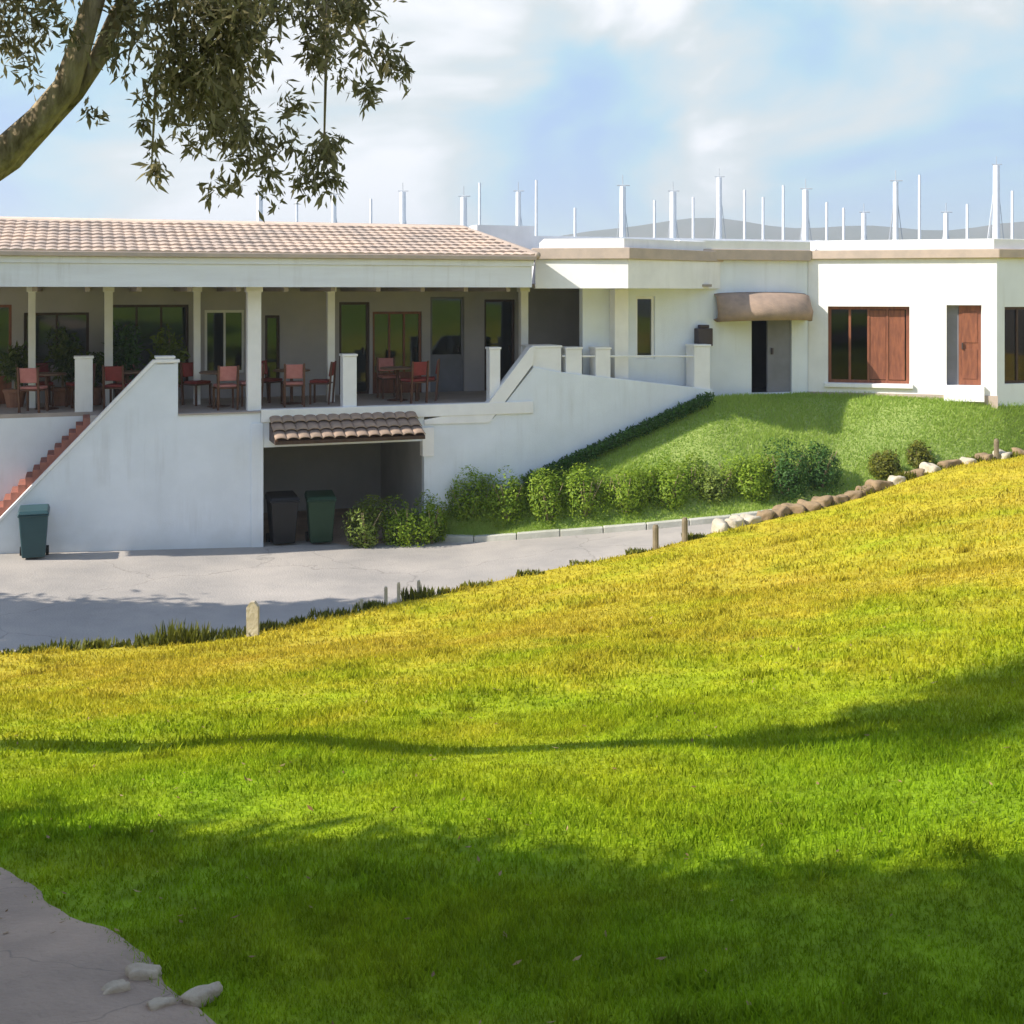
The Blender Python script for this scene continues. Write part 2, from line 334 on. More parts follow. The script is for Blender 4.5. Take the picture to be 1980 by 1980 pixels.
A = np.zeros((nC+3, nC+3)); A[:nC,:nC] = tps(dd) + np.eye(nC)*2.0; A[:nC,nC] = 1; A[:nC,nC+1:] = ctrl[:,:2]; A[nC,:nC] = 1; A[nC+1:,:nC] = ctrl[:,:2].T
W = np.linalg.solve(A, np.concatenate([ctrl[:,2], [0,0,0]]))
def H(X, Y):
    X = np.asarray(X, float); Y = np.asarray(Y, float); sh = X.shape; X = X.ravel(); Y = Y.ravel(); out = np.zeros(len(X))
    for i in range(0, len(X), 40000):
        x = X[i:i+40000]; y = Y[i:i+40000]; r2 = (x[:,None]-ctrl[None,:,0])**2 + (y[:,None]-ctrl[None,:,1])**2
        out[i:i+40000] = tps(r2)@W[:nC] + W[nC] + W[nC+1]*x + W[nC+2]*y
    out += 0.035*np.sin(X*1.1+0.4*Y)*np.cos(Y*0.8-0.3*X) + 0.02*np.sin(2.3*X-1.7*Y)
    return out.reshape(sh)
def h1(x, y): return float(H(np.array([x]), np.array([y]))[0])
def road_z(X, Y): return np.interp(X, [-20,-10,-5,-1,2,5,8,12,18], [.62,.52,.30,.24,.48,.72,1.08,1.6,2.0])

# lawn sheet
xs = np.linspace(-18, 24, 150); P = []
ny = 120
for x in xs:
    ye = float(edge_y(x)); yy = np.concatenate([np.linspace(-14, 2, 20), np.linspace(2, ye, ny)[1:]])
    zz = H(np.full(len(yy), x), yy); row = [(x, y, z) for y, z in zip(yy, zz)]
    row += [(x, ye+0.02, zz[-1]-0.12), (x, ye+0.03, zz[-1]-0.8)]
    P.append(row)
lawn = MB().grid(P).build('lawn', 'lawn_soil', smooth=True); tag(lawn, 'sloping lawn below the road', None, kind='structure')

# far ground and water behind the buildings
g = MB().box(-1750, 1750, -600, 38, -1.4, -0.6).build('ground', 'far_ground'); tag(g, kind='structure')
wt = MB().box(-1750, 1750, 38, 1990, -1.5, -0.75).build('water', 'sea'); tag(wt, kind='structure')

# ------------------------------------------------------------------ wall frames
FL = frame((-9.73, 23.5), (1, 0.35))            # veranda front, stair wall and entrance run along this
FR = frame((7.2, 30.05), (4.1, -1.25))          # sunlit wing turned towards the lawn
TER = EYE - 2.46                                # terrace floor
# road between the lawn edge and the house
far_edge = [(-20, 19.9), (-9.73, 23.5), (-2.0, 26.0), (0.0, 25.75), (2.7, 25.7), (5, 25.9), (7.0, 26.2), (9.5, 27.3), (12, 28.4), (18, 30.6)]
fe = np.array(far_edge)
P = []
for x in np.linspace(-18, 17.5, 90):
    y0 = float(edge_y(x))-0.5; y1 = float(np.interp(x, fe[:,0], fe[:,1])) + (0.6 if x < -2 else 0.05)
    zr = float(road_z(x, 0)); P.append([(x, y0+(y1-y0)*k/8, zr + 0.03*math.sin(math.pi*k/8)) for k in range(9)])
road = MB().grid(P).build('road', 'concrete_road', smooth=True); tag(road, kind='structure')

# kerb along the planted bank, stone by stone
kb = bpy.data.objects.new('kerb', None); kb.location = (0, 25.8, 0.3); col.objects.link(kb); tag(kb, kind='structure')
kx = np.arange(-1.7, 8.6, 0.9)
for i in range(len(kx)-1):
    a, b = kx[i]+0.008, kx[i+1]-0.008
    ya, yb = np.interp([a, b], fe[:,0], fe[:,1]); za, zb = road_z(a, 0), road_z(b, 0)
    dz = random.uniform(-.008, .008)
    MB().hexa([(a,ya-.02,za-.1),(b,yb-.02,zb-.1),(b,yb+.16,zb-.1),(a,ya+.16,za-.1),(a,ya-.02,za+.13+dz),(b,yb-.02,zb+.13+dz),(b,yb+.16,zb+.13+dz),(a,ya+.16,za+.13+dz)]).build('kerb_stone', 'kerb_concrete', kb, bevel=0.015)

# planted bank from the kerb up to the house
def top_line(X):                                    # foot of the house walls, in plan
    return 26.9+.35*X - 0.08 if X < 4.6 else (28.51 + (X-4.6)*0.52 if X < 7.2 else (30.05-.305*(X-7.2) if X < 11.3 else 28.8+.35*(X-11.3)))
P = []
for x in np.linspace(-1.65, 17.4, 80):
    yb = float(np.interp(x, fe[:,0], fe[:,1]))+0.1; yt = top_line(x)+0.25; zb = float(road_z(x, 0))+0.06
    zt = float(np.interp(x, [-1.7, 0.3, 2.5, 4.6, 18], [0.75, 1.25, 2.2, TER-0.02, TER-0.02]))
    if yt < yb+0.1: yt = yb+0.1
    P.append([(x, yb+(yt-yb)*k/14, zb+(zt-zb)*(0.5-0.5*math.cos(math.pi*(k/14)**0.8))) for k in range(15)])
BANK = np.array(P)
bank = MB().grid(P).build('planted_bank', 'soil', smooth=True); tag(bank, kind='structure')

# footpath at the camera
pe = np.array([.05, .045]) + np.array([(-6.2,10.2),(-4.2,7.9),(-2.75,6.2),(-2.25,5.55),(-1.6,4.75),(-0.95,3.95),(-0.3,3.1),(0.3,2.2),(0.8,1.0),(1.0,-1.5),(1.0,-6)])
P = []
for i in range(len(pe)-1):
    for k in range(8):
        q = pe[i]+(pe[i+1]-pe[i])*k/8; d = (pe[i+1]-pe[i])*(1-k/8)+(pe[min(i+2,len(pe)-1)]-pe[i] if i+2 < len(pe) else pe[i+1]-pe[i])*(k/8)*.5; d = d/np.linalg.norm(d); nrm = np.array([d[1], -d[0]])
        jit = 0.03*math.sin((i*8+k)*.7)+0.012*math.sin((i*8+k)*1.9)
        row = []
        for j in range(9):
            p = q + nrm*((0, .05, .16, .4, .7, 1.0, 1.4, 1.7, 1.95)[j] + jit*(1-j/8)); row.append((p[0], p[1], h1(p[0], p[1])+((-.04, .012, .02) + (.028,)*6)[j]))
        P.append(row)
path = MB().grid(P).build('footpath', 'path_concrete', smooth=True); tag(path, kind='structure')
def path_side(X, Y):
    """metres inside the path (positive) from its grass edge"""
    best = np.full(len(X), 1e9); sgn = np.zeros(len(X))
    for i in range(len(pe)-1):
        a, b = pe[i], pe[i+1]; d = b-a; L2 = d@d; t = np.clip(((X-a[0])*d[0]+(Y-a[1])*d[1])/L2, 0, 1)
        qx = X-(a[0]+t*d[0]); qy = Y-(a[1]+t*d[1]); dist = np.hypot(qx, qy); side = (qx*d[1]-qy*d[0])
        m = dist < best; best[m] = dist[m]; sgn[m] = np.sign(side[m])
    return best*sgn

# ------------------------------------------------------------------ clubhouse
CH = empty('clubhouse', (0, 27, 0), 'long white clubhouse with veranda, tiled roof and sunlit end wing', 'building')
def part(name, m, mb, parent=CH, **k): return mb.build(name, m, parent, **k)
def sp(px, t=0): return s_at(FL, px, t)
def zp(px, py, t=0): return z_at(FL, sp(px, t), t, py)
GZ = 0.05
s_end = sp(1345)
# front wall under the terrace, with the stair slope at its left end
st0 = sp(-260); stL = sp(-130)
s170, s292, s336 = sp(170), sp(292), sp(336)
ztop = TER + 1.05
slope = (ztop-(TER-0.22))/(s292-s170)
def stair_z(s): return TER-0.22 + slope*(s-s170)
s_bot = s170-(TER-0.22-0.75)/slope
s490, s800, s818 = sp(492), sp(800), sp(818)
part('stair_wall', 'shade_blue_render', MB().prism([FL(s_bot,0,GZ), FL(s490,0,GZ), FL(s490,0,TER-.002), FL(s336,0,TER-.002), FL(s336,0,ztop), FL(s292,0,ztop), FL(s_bot,0,stair_z(s_bot))], FL.n.tolist()*1 and Vector((FL.n[0],FL.n[1],0))*0.18), bevel=0.012)
part('coping', 'white_trim', MB().prism([FL(s_bot,-.03,stair_z(s_bot)+.003), FL(s292,-.03,ztop+.003), FL(s336+.03,-.03,ztop+.003), FL(s336+.03,-.03,ztop+.06), FL(s292-.03,-.03,ztop+.06), FL(s_bot,-.03,stair_z(s_bot)+.07)], Vector((FL.n[0],FL.n[1],0))*0.24))
# stair between the front wall and the terrace edge
stair = part('stair', 'shade_blue_render', MB().prism([FL(s_bot,.185,GZ), FL(s170,.185,GZ), FL(s170,.185,TER-.19), FL(s_bot,.185,stair_z(s_bot)+.02)], Vector((FL.n[0],FL.n[1],0))*0.8))
nst = 15; ds = (s170-s_bot)/nst
for i in range(nst):
    a = s_bot+i*ds; z = stair_z(a)+ds*slope+.20
    part('step', 'terracotta', MB().fbox(FL, a, a+ds+.03, .19, .99, z-.24, min(z, TER+.02)), stair, bevel=0.008)
part('back_string', 'shade_blue_render', MB().prism([FL(st0-2,1.0,GZ), FL(s170+.1,1.0,GZ), FL(s170+.1,1.0,TER-.05), FL(st0-2,1.0,TER-.05)], Vector((FL.n[0],FL.n[1],0))*0.16))
# terrace slab (floor of the veranda)
T1 = 3.6
part('terrace_slab', 'terrace_floor', MB().fbox(FL, st0-2, s336, 1.165, T1, TER-.25, TER+.001).fbox(FL, s170, s336, .185, 1.165, TER-.2, TER).fbox(FL, s336, s490, .0, T1, TER+.001, TER+.002+.03) if False else MB().fbox(FL, st0-2, s170, 1.0, T1, TER-.049, TER+.03).fbox(FL, s170+.002, s336-.002, .185, T1, TER-.15, TER+.03).fbox(FL, s336, s490-.002, -.04, T1, TER, TER+.03).fbox(FL, s490, s_end, .19, T1, TER-.22, TER+.03))
part('slab_edge', 'white_trim', MB().fbox(FL, s490+.003, sp(1005), -.05, .185, TER-.2, TER+.06), bevel=.01)
# recess under the terrace (carport)
zc = zp(650, 838)
part('carport_lintel', 'shade_blue_render', MB().fbox(FL, s490, s800, 0, .185, zc, TER-.202))
part('corner_pier', 'shade_blue_render', MB().fbox(FL, s490-.2, s490+.05, -.03, .4, GZ, TER-.21), bevel=.012)
part('carport_wall', 'room_wall', MB().fbox(FL, s490+.05, s800+.4, 4.0, 4.15, GZ, TER-.23).fbox(FL, s490-.1, s490+.049, .41, 4.0, GZ, TER-.23).fbox(FL, s800, s800+.15, .2, 4.0, GZ, TER-.23))
part('carport_floor', 'path_concrete', MB().fbox(FL, s490, s800+.1, -.3, 4.0, .15, .285))
# little tiled canopy over the carport
cs0, cs1 = sp(512, -.3), sp(790, -.3)
canopy = part('canopy', 'dark_wood', MB().prism([FL(cs0,-.82,zc+.14), FL(cs0,-.005,zc+.14), FL(cs0,-.005,zc+.52), FL(cs0,-.82,zc+.21)], Vector((FL.d[0],FL.d[1],0))*(cs1-cs0)))
ncol = 13; cw = (cs1-cs0)/ncol
tile_me = None
for r in range(3):
    for c in range(ncol):
        s0 = cs0+cw*(c+.5); t0 = -.86+r*.29; t1 = t0+.33; zz0 = zc+.225+.38*(r*.29)/.82; zz1 = zz0+.125
        Pg = []
        for q in range(2):
            t_, z_ = (t0, zz0+.02) if q == 0 else (min(t1, -.01), zz1)
            Pg.append([FL(s0+cw*.52*math.cos(math.pi*k/6), t_, z_+cw*.2*math.sin(math.pi*k/6)) for k in range(7)])
        top = [[p for p in row] for row in Pg]
        mb = MB().grid(Pg)
        o = part('tile', 'canopy_tile', mb, canopy, smooth=True)
        md = o.modifiers.new('thick', 'SOLIDIFY'); md.thickness = 0.018
# stair / ramp parapet wall at the right of the carport
def w(px, py): return FL(sp(px), 0, zp(px, py))
ring = [FL(s800+.0,0,GZ), FL(s_end,0,1.2), FL(s_end,0,zp(1345,735)), w(1200,718), w(1060,702), w(1008,692), w(930,790), w(800,800)]
part('ramp_wall', 'shade_blue_render', MB().prism(ring, Vector((FL.n[0],FL.n[1],0))*0.185), bevel=.012)
part('ramp_coping', 'white_trim', MB().prism([FL(sp(922),-.035,zp(922,797)), FL(sp(930),-.035,zp(930,787)), FL(sp(1004),-.035,zp(1004,688)), FL(sp(1008),-.035,zp(1008,655)), FL(sp(1000),-.035,zp(1000,655)),FL(sp(915),-.035,zp(915,768)), FL(sp(800),-.035,zp(800,792)),FL(sp(800),-.035,zp(800,800))], Vector((FL.n[0],FL.n[1],0))*0.26))
part('jamb_block', 'white_trim', MB().fbox(FL, s800-.04, s818, -.04, .18, zp(815,860), zp(815,806)))
# balustrade posts
def bpost(px, wpx, ytop, ybot, t=.06):
    s0, s1 = sp(px-wpx/2, t), sp(px+wpx/2, t); z1 = zp(px, ytop, t); z0 = zp(px, ybot, t); dpt = (s1-s0)
    o = part('post', 'white_trim', MB().fbox(FL, s0, s1, t, t+dpt, z0, z1-.05).fbox(FL, s0-.02, s1+.02, t-.02, t+dpt+.02, z1-.048, z1), bevel=.008)
bpost(660, 26, 668, 771); bpost(934, 20, 655, 768); bpost(1032, 54, 652, 706); bpost(1083, 30, 655, 712); bpost(1138, 28, 655, 720); bpost(1325, 30, 650, 742)
for ya, yb_ in ((672, 672),): part('rail', 'white_trim', MB().tube([FL(sp(1060,.12), .12, zp(1060,ya,.12)), FL(sp(1325,.12), .12, zp(1325,yb_,.12))], .022, 8))
bpost(158, 34, 672, 796, t=1.02); bpost(312, 34, 672, 688, t=.0)
# veranda columns
zceil = EYE+.11
for px, wpx, t in ((480, 26, .1), (372, 13, 1.9), (625, 14, 1.6), (205, 16, 2.2), (60, 14, 2.2), (990, 14, 1.4)):
    s0, s1 = sp(px-wpx/2, t), sp(px+wpx/2, t)
    part('column', 'white_trim', MB().fbox(FL, s0, s1, t, t+s1-s0, TER+.03, zceil).fbox(FL, s0-.03, s1+.03, t-.03, t+s1-s0+.03, zceil-.12, zceil-.003), bevel=.008)
s0, s1 = sp(1160,.3), sp(1186,.3)
part('column', 'white_trim', MB().fbox(FL, s0, s1, .3, .6, TER+.03, EYE+.06), bevel=.01)
# ceiling, fascia, tiled roof
sr = sp(1003, -.5)
part('ceiling', 'ceiling_board', MB().fbox(FL, st0-2, sr-.05, -.42, T1+.2, zceil, zceil+.06).fbox(FL, sr-.05, sp(1345,.2), .25, T1+.2, zceil, zceil+.06))
for k in range(14):
    a = sp(-40, 0)+k*0.95
    if a < sr-.3: part('ceiling_beam', 'ceiling_board', MB().fbox(FL, a, a+.09, -.3, T1-.02, zceil-.11, zceil-.002))
zf1 = EYE+.76
part('fascia', 'fascia_paint', MB().fbox(FL, st0-2, sr, -.52, -.42, zceil-.02, zf1-.22).fbox(FL, st0-2, sr+.03, -.56, -.42, zf1-.217, zf1-.03).fbox(FL, sr-.1, sr, -.415, T1, zceil-.02, zf1-.2))
part('gutter', 'tan_trim', MB().fbox(FL, st0-2, sr+.06, -.66, -.565, zf1-.09, zf1), bevel=.01)
eave_t, ridge_t = -.62, 2.6; ze, zr_ = zf1-.02, EYE+1.50
rs_e, rs_r = sr+.1, sp(872, 2.6)
roof = part('roof', 'roof_tile', MB().hexa([FL(st0-2,eave_t+.05,ze-.08),FL(rs_e-.05,eave_t+.05,ze-.08),FL(rs_e-.05,ridge_t+3.2,ze-.08),FL(st0-2,ridge_t+3.2,ze-.08),FL(st0-2,ridge_t,zr_-.03),FL(rs_r,ridge_t,zr_-.03),FL(rs_r,ridge_t+.05,zr_-.03),FL(st0-2,ridge_t+.05,zr_-.03)]))
nrow = 10
for i in range(nrow):
    f0, f1 = i/nrow, (i+1.12)/nrow
    f1 = min(f1, 1)
    ta, tb = eave_t+(ridge_t-eave_t)*f0, eave_t+(ridge_t-eave_t)*f1
    za, zb = ze+(zr_-ze)*f0+.045, ze+(zr_-ze)*f1+.012
    ea, eb = rs_e+(rs_r-rs_e)*f0, rs_e+(rs_r-rs_e)*f1
    sA = st0-2; nseg = int((ea-sA)/.035); Pg = [[], []]
    Pd = []
    for k in range(nseg+1):
        s_ = sA+(ea-sA)*k/nseg; s2 = sA+(eb-sA)*k/nseg; wv = .019*abs(math.sin(math.pi*s_/.21))+.006*math.sin(s_*3.1+i*1.7)
        Pd.append([FL(s_, ta, za-.05), FL(s_, ta, za+wv), FL(s2, tb, zb+wv)])
    part('tile_course', 'roof_tile', MB().grid(Pd), roof, smooth=False)
ridge = part('ridge_cap', 'tan_trim', MB().tube([FL(st0-2,ridge_t,zr_), FL(rs_r,ridge_t,zr_), FL(rs_e,eave_t,ze+.03)], .075, 8), roof, smooth=True)
# porch roof with the corner over the column
c0 = Vector((0.51, 27.05, 0)); c1 = Vector((2.51, 26.7, 0)); c2 = Vector((4.95, 29.28, 0)); c3 = FL(sp(1003,2.5), 2.5, 0)
def slab(z0, z1, grow=0):
    cc = (c0+c1+c2+c3)/4; pts = [p + (p-cc).normalized()*grow for p in (c0, c1, c2, c3)]
    return MB().prism([Vector((p.x,p.y,z0)) for p in pts], (0,0,z1-z0))
part('porch_fascia', 'white_trim', slab(EYE+.07, EYE+.70))
part('porch_gutter', 'tan_trim', slab(EYE+.703, EYE+.95, .09), bevel=.015)
part('porch_cap', 'white_trim', slab(EYE+.953, EYE+1.16, -.25))
# upstand of the flat roof behind
part('roof_parapet', 'white_trim', MB().fbox(FL, sp(893,3.2), sp(1000,3.2), 2.9, 3.5, EYE+.9, EYE+1.6).fbox(FL, sp(1000,3.2), sp(1540,3.2), 2.9, 3.1, EYE+.6, EYE+1.36))
# veranda back wall with openings
def wall_open(F, s0, s1, z0, z1, t0, t1, ops):
    mb = MB(); a = s0
    for (p, q, lo, hi) in sorted(ops):
        if p > a: mb.fbox(F, a, p, t0, t1, z0, z1)
        if lo > z0: mb.fbox(F, p, q, t0, t1, z0, lo)
        if hi < z1: mb.fbox(F, p, q, t0, t1, hi, z1)
        a = q
    if s1 > a: mb.fbox(F, a, s1, t0, t1, z0, z1)
    return mb
def window(F, p, q, lo, hi, t, mf, n=2, pane='window_glass', fw=.06, name='window', handle=False, panel_h=0.0):
    mb = MB().fbox(F, p, p+fw, t, t+.07, lo, hi).fbox(F, q-fw, q, t, t+.07, lo, hi).fbox(F, p+fw, q-fw, t, t+.07, hi-fw, hi).fbox(F, p+fw, q-fw, t, t+.07, lo, lo+fw)
    pw = (q-p-2*fw)/n
    for k in range(1, n): mb.fbox(F, p+fw+k*pw-fw*.4, p+fw+k*pw+fw*.4, t+.004, t+.066, lo+fw, hi-fw)
    if panel_h: mb.fbox(F, p+fw, q-fw, t+.02, t+.05, lo+fw, lo+panel_h)
    o = part(name, mf, mb)
    for k in range(n):
        part('pane', pane, MB().fbox(F, p+fw+k*pw+(fw*.4 if k else 0), p+fw+(k+1)*pw-(fw*.4 if k < n-1 else 0), t+.03, t+.04, lo+(panel_h or fw), hi-fw), o)
    if handle: part('handle', 'lamp_metal', MB().fbox(F, q-fw-.1, q-fw-.06, t-.05, t-.003, lo+.95, lo+1.1), o)
    return o
TB = 3.4
floor = TER+.03
def op(a, b, y0, y1, t=TB):
    s0, s1 = sp(a, t), sp(b, t); return (s0, s1, max(z_at(FL, s0, t, y1), floor), min(z_at(FL, s0, t, y0), zceil-.1))
ops = [op(-90,22,575,800), op(45,168,590,690), op(205,356,575,730), op(386,462,585,705), op(500,528,595,720), op(640,697,570,770), op(703,796,588,770), op(812,876,560,770), op(914,972,565,770)]
part('veranda_wall', 'veranda_wall', wall_open(FL, st0-2, sp(1345,TB), floor, zceil-.002, TB, TB+.2, ops))
styles = [('red_wood',2,'door',.6), ('dark_wood',2,'window',0), ('dark_wood',3,'window',0), ('white_trim',2,'window',0), ('dark_wood',1,'window',0), ('dark_wood',1,'door',0), ('red_wood',3,'door',.5), ('door_grey',1,'door',.9), ('dark_wood',1,'door',0)]
for o_, (mf, n, nm, ph) in zip(ops, styles):
    window(FL, o_[0]+.002, o_[1]-.002, o_[2]+.002, o_[3]-.002, TB+.06, mf, n, name=nm, handle=(nm == 'door'), panel_h=ph)
part('room', 'room_wall', MB().fbox(FL, st0-2, sp(1345,TB), 7.0, 7.15, floor, zceil).fbox(FL, st0-2, sp(1345,TB)+.3, TB+.21, 7.0, floor-.12, floor-.002).fbox(FL, st0-2, sp(1345,TB)+.3, TB+.21, 7.0, zceil+.062, zceil+.2).fbox(FL, st0-2.2, st0-2, TB+.2, 7.15, floor, zceil).fbox(FL, sp(1345,TB), sp(1345,TB)+.15, TB+.21, 7.0, floor, zceil).fbox(FL, sp(590,TB), sp(590,TB)+.12, TB+.21, 6.99, floor, zceil))
# entrance wall, between porch and sunlit wing
FE = frame((2.74, 28.5), (7.2-2.74, 30.05-28.5))
LE = math.hypot(7.2-2.74, 30.05-28.5)
def se(px): return s_at(FE, px)
d0, d1 = se(1418), se(1494)
ent_ops = [(se(1200), se(1236), TER+.9, TER+2.35), (d0, d1, TER+.03, TER+1.98)]
part('entrance_wall', 'shade_blue_render', wall_open(FE, -1.2, LE-.01, TER-.6, EYE+.74, 0, .2, ent_ops))
window(FE, ent_ops[0][0]+.002, ent_ops[0][1]-.002, ent_ops[0][2]+.002, ent_ops[0][3]-.002, .06, 'white_trim', 1, 'window_glass')
ed = part('door', 'door_grey', MB().fbox(FE, d0+(d1-d0)*.42, d1-.005, .05, .11, TER+.035, TER+1.975), bevel=.006)
part('handle', 'lamp_metal', MB().fbox(FE, d0+(d1-d0)*.5, d0+(d1-d0)*.54, .0, .048, TER+.95, TER+1.1), ed)
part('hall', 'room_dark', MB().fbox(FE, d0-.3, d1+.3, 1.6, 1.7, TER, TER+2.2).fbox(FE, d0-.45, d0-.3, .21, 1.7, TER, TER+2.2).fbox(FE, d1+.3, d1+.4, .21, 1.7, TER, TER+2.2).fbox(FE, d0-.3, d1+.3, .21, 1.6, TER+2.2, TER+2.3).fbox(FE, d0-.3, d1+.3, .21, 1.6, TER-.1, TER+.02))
part('entrance_gutter', 'tan_trim', MB().fbox(FE, 1.2, LE+.0, -.14, .5, EYE+.742, EYE+1.0), bevel=.015)
part('entrance_cap', 'white_trim', MB().fbox(FE, 1.2, LE, -.1, .5, EYE+1.003, EYE+1.2))
# curved brown awning over the door
h0, h1_ = se(1345), se(1522); Pg = []
for k in range(15):
    a = math.pi*k/14; s_ = (h0+h1_)/2-(h1_-h0)/2*math.cos(a)*.98; bulge = .2+.75*math.sin(a)
    zt_ = EYE-.12+.05*math.sin(a); Pg.append([FE(s_, -.003, zt_+.06), FE(s_, -bulge*.55, zt_), FE(s_, -bulge, zt_-.38), FE(s_, -bulge+.05, zt_-.60), FE(s_, -.003, zt_-.56)])
aw = part('awning', 'canopy_tile', MB().grid(Pg), smooth=True)
md = aw.modifiers.new('thick', 'SOLIDIFY'); md.thickness = .03
lamp = part('wall_lamp', 'lamp_metal', MB().fbox(FE, se(1309), se(1337), -.22, -.002, EYE-1.28, EYE-.86).fbox(FE, se(1314), se(1332), -.18, -.05, EYE-.858, EYE-.78), bevel=.02)
# sunlit wing
LR = math.hypot(4.1, 1.25)
def sr_(px): return s_at(FR, px)
w0, w1 = sr_(1562), sr_(1716); dd0, dd1 = sr_(1786), sr_(1852)
zw1 = z_at(FR, w0, 0, 578); zw0 = z_at(FR, w0, 0, 722)
r_ops = [(w0, w1, zw0, zw1), (dd0, dd1, zw0-.0, zw1+.04)]
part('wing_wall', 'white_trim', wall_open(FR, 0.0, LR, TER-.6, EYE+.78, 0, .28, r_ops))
wn = window(FR, w0+.003, w1-.003, zw0+.003, zw1-.003, .17, 'red_wood', 4, 'smoky_glass', fw=.07)
for k in (2, 3):
    pw = (w1-w0-.14)/4
    part('shutter', 'red_wood', MB().fbox(FR, w0+.07+k*pw+.035, w0+.07+(k+1)*pw-.035, .19, .197, zw0+.09, zw1-.09), wn)
dn = part('door', 'red_wood', MB().fbox(FR, dd0+.28, dd1-.003, .16, .22, zw0+.003, zw1+.03), bevel=.006)
part('handle', 'lamp_metal', MB().fbox(FR, dd0+.34, dd0+.37, .11, .158, zw0+.85, zw0+1.0), dn)
for k in range(2): part('door_panel', 'red_wood', MB().fbox(FR, dd0+.36, dd1-.08, .145, .158, zw0+.15+k*.85, zw0+.85+k*.85 if k == 0 else zw1-.12), dn, bevel=.01)
part('jamb_shade_strip', 'door_grey', MB().fbox(FR, dd0+.003, dd0+.275, .18, .24, zw0+.003, zw1+.03))  # panel coloured grey to stand in for the shade on the door jamb
part('sill', 'white_trim', MB().fbox(FR, w0-.08, w1+.08, -.08, .16, zw0-.10, zw0-.002), bevel=.01)
part('doorstep', 'white_trim', MB().fbox(FR, dd0-.06, dd1+.06, -.10, .16, TER-.12, zw0-.003), bevel=.01)
part('wing_room', 'room_wall', MB().fbox(FR, .1, LR-.1, 2.0, 2.1, TER-.3, EYE+.6).fbox(FR, .1, .2, .29, 2.0, TER-.3, EYE+.6).fbox(FR, LR-.2, LR-.1, .29, 2.0, TER-.3, EYE+.6).fbox(FR, .2, LR-.2, .29, 2.0, EYE+.5, EYE+.6))
part('plinth', 'tan_trim', MB().fbox(FR, -.02, LR+.02, -.03, -.001, TER-.6, TER+.03))
FG = frame((11.3, 28.8), (1, .35))
part('wing_end_wall', 'shade_blue_render', wall_open(FG, .0, 5.0, TER-.6, EYE+.78, .0, .25, [(.22, 1.1, TER+.3, TER+2.1)]))
window(FG, .223, 1.097, TER+.303, TER+2.097, .08, 'dark_wood', 2, 'smoky_glass')
part('wing_gutter', 'tan_trim', MB().prism([Vector((p[0],p[1],EYE+.783)) for p in ((7.14,29.97),(11.31,28.69),(16.2,30.35),(16.0,34.5),(7.2,34))], (0,0,.21)), bevel=.015)
part('wing_cap', 'white_trim', MB().prism([Vector((p[0],p[1],EYE+.996)) for p in ((7.4,30.1),(11.25,28.85),(15.8,30.45),(15.7,34.2),(7.4,33.8))], (0,0,.24)), bevel=.01)
part('wing_wall_back', 'shade_blue_render', MB().prism([Vector((p[0],p[1],TER-.6)) for p in ((7.25,33),(15.9,33),(15.9,33.2),(7.25,33.2))], (0,0,4)))
part('house_back', 'shade_blue_render', MB().fbox(FL, st0-2, sp(1345,TB)+2.5, 7.2, 7.4, GZ, EYE+.7).fbox(FL, sp(1000,3.2), sp(1540,3.2), .9, 7.2, EYE+.62, EYE+.70))

# ------------------------------------------------------------------ things at the house
def wheelie(loc, rz, m, label, sc=1.0, group=None):
    R = Matrix.Rotation(rz, 4, 'Z'); r = empty('wheeled_bin', loc, label, 'bin', group); L = Vector(loc)
    def T(p): return L + R @ (Vector(p)*sc)
    b = MB().hexa([T(p) for p in ((-.22,-.27,.06),(.22,-.27,.06),(.22,.25,.06),(-.22,.25,.06),(-.28,-.36,.93),(.28,-.36,.93),(.28,.32,.93),(-.28,.32,.93))])
    b.hexa([T(p) for p in ((-.3,-.38,.90),(.3,-.38,.90),(.3,.33,.90),(-.3,.33,.90),(-.3,-.38,.945),(.3,-.38,.945),(.3,.33,.945),(-.3,.33,.945))])
    part('body', m, b, r, bevel=.02)
    part('lid', m, MB().hexa([T(p) for p in ((-.31,-.4,.95),(.31,-.4,.95),(.31,.33,.95),(-.31,.33,.95),(-.27,-.35,1.02),(.27,-.35,1.02),(.28,.33,1.05),(-.28,.33,1.05))]), r, bevel=.02)
    part('handle', m, MB().tube([T((-.2,.4,.97)), T((.2,.4,.97))], .018, 8), r)
    for sx in (-.25, .25): part('wheel', 'rubber', MB().tube([T((sx-.03,.26,.1)), T((sx+.03,.26,.1))], .1*sc, 14), r)
    return r
p = FL(sp(536), .25, .285); wheelie(p, math.radians(20), 'black_plastic', 'black wheeled bin in the carport opening, next to the wall corner')
p = FL(sp(606), .1, .285); wheelie(p, math.radians(14), 'green_plastic', 'dark green wheeled bin in the carport opening beside the black bin')
p = FL(sp(64,-.4), -.42, float(road_z(-8.5,0))+.02); wheelie(p, math.radians(19), 'teal_plastic', 'dark teal wheeled bin standing below the terracotta stair', .92)

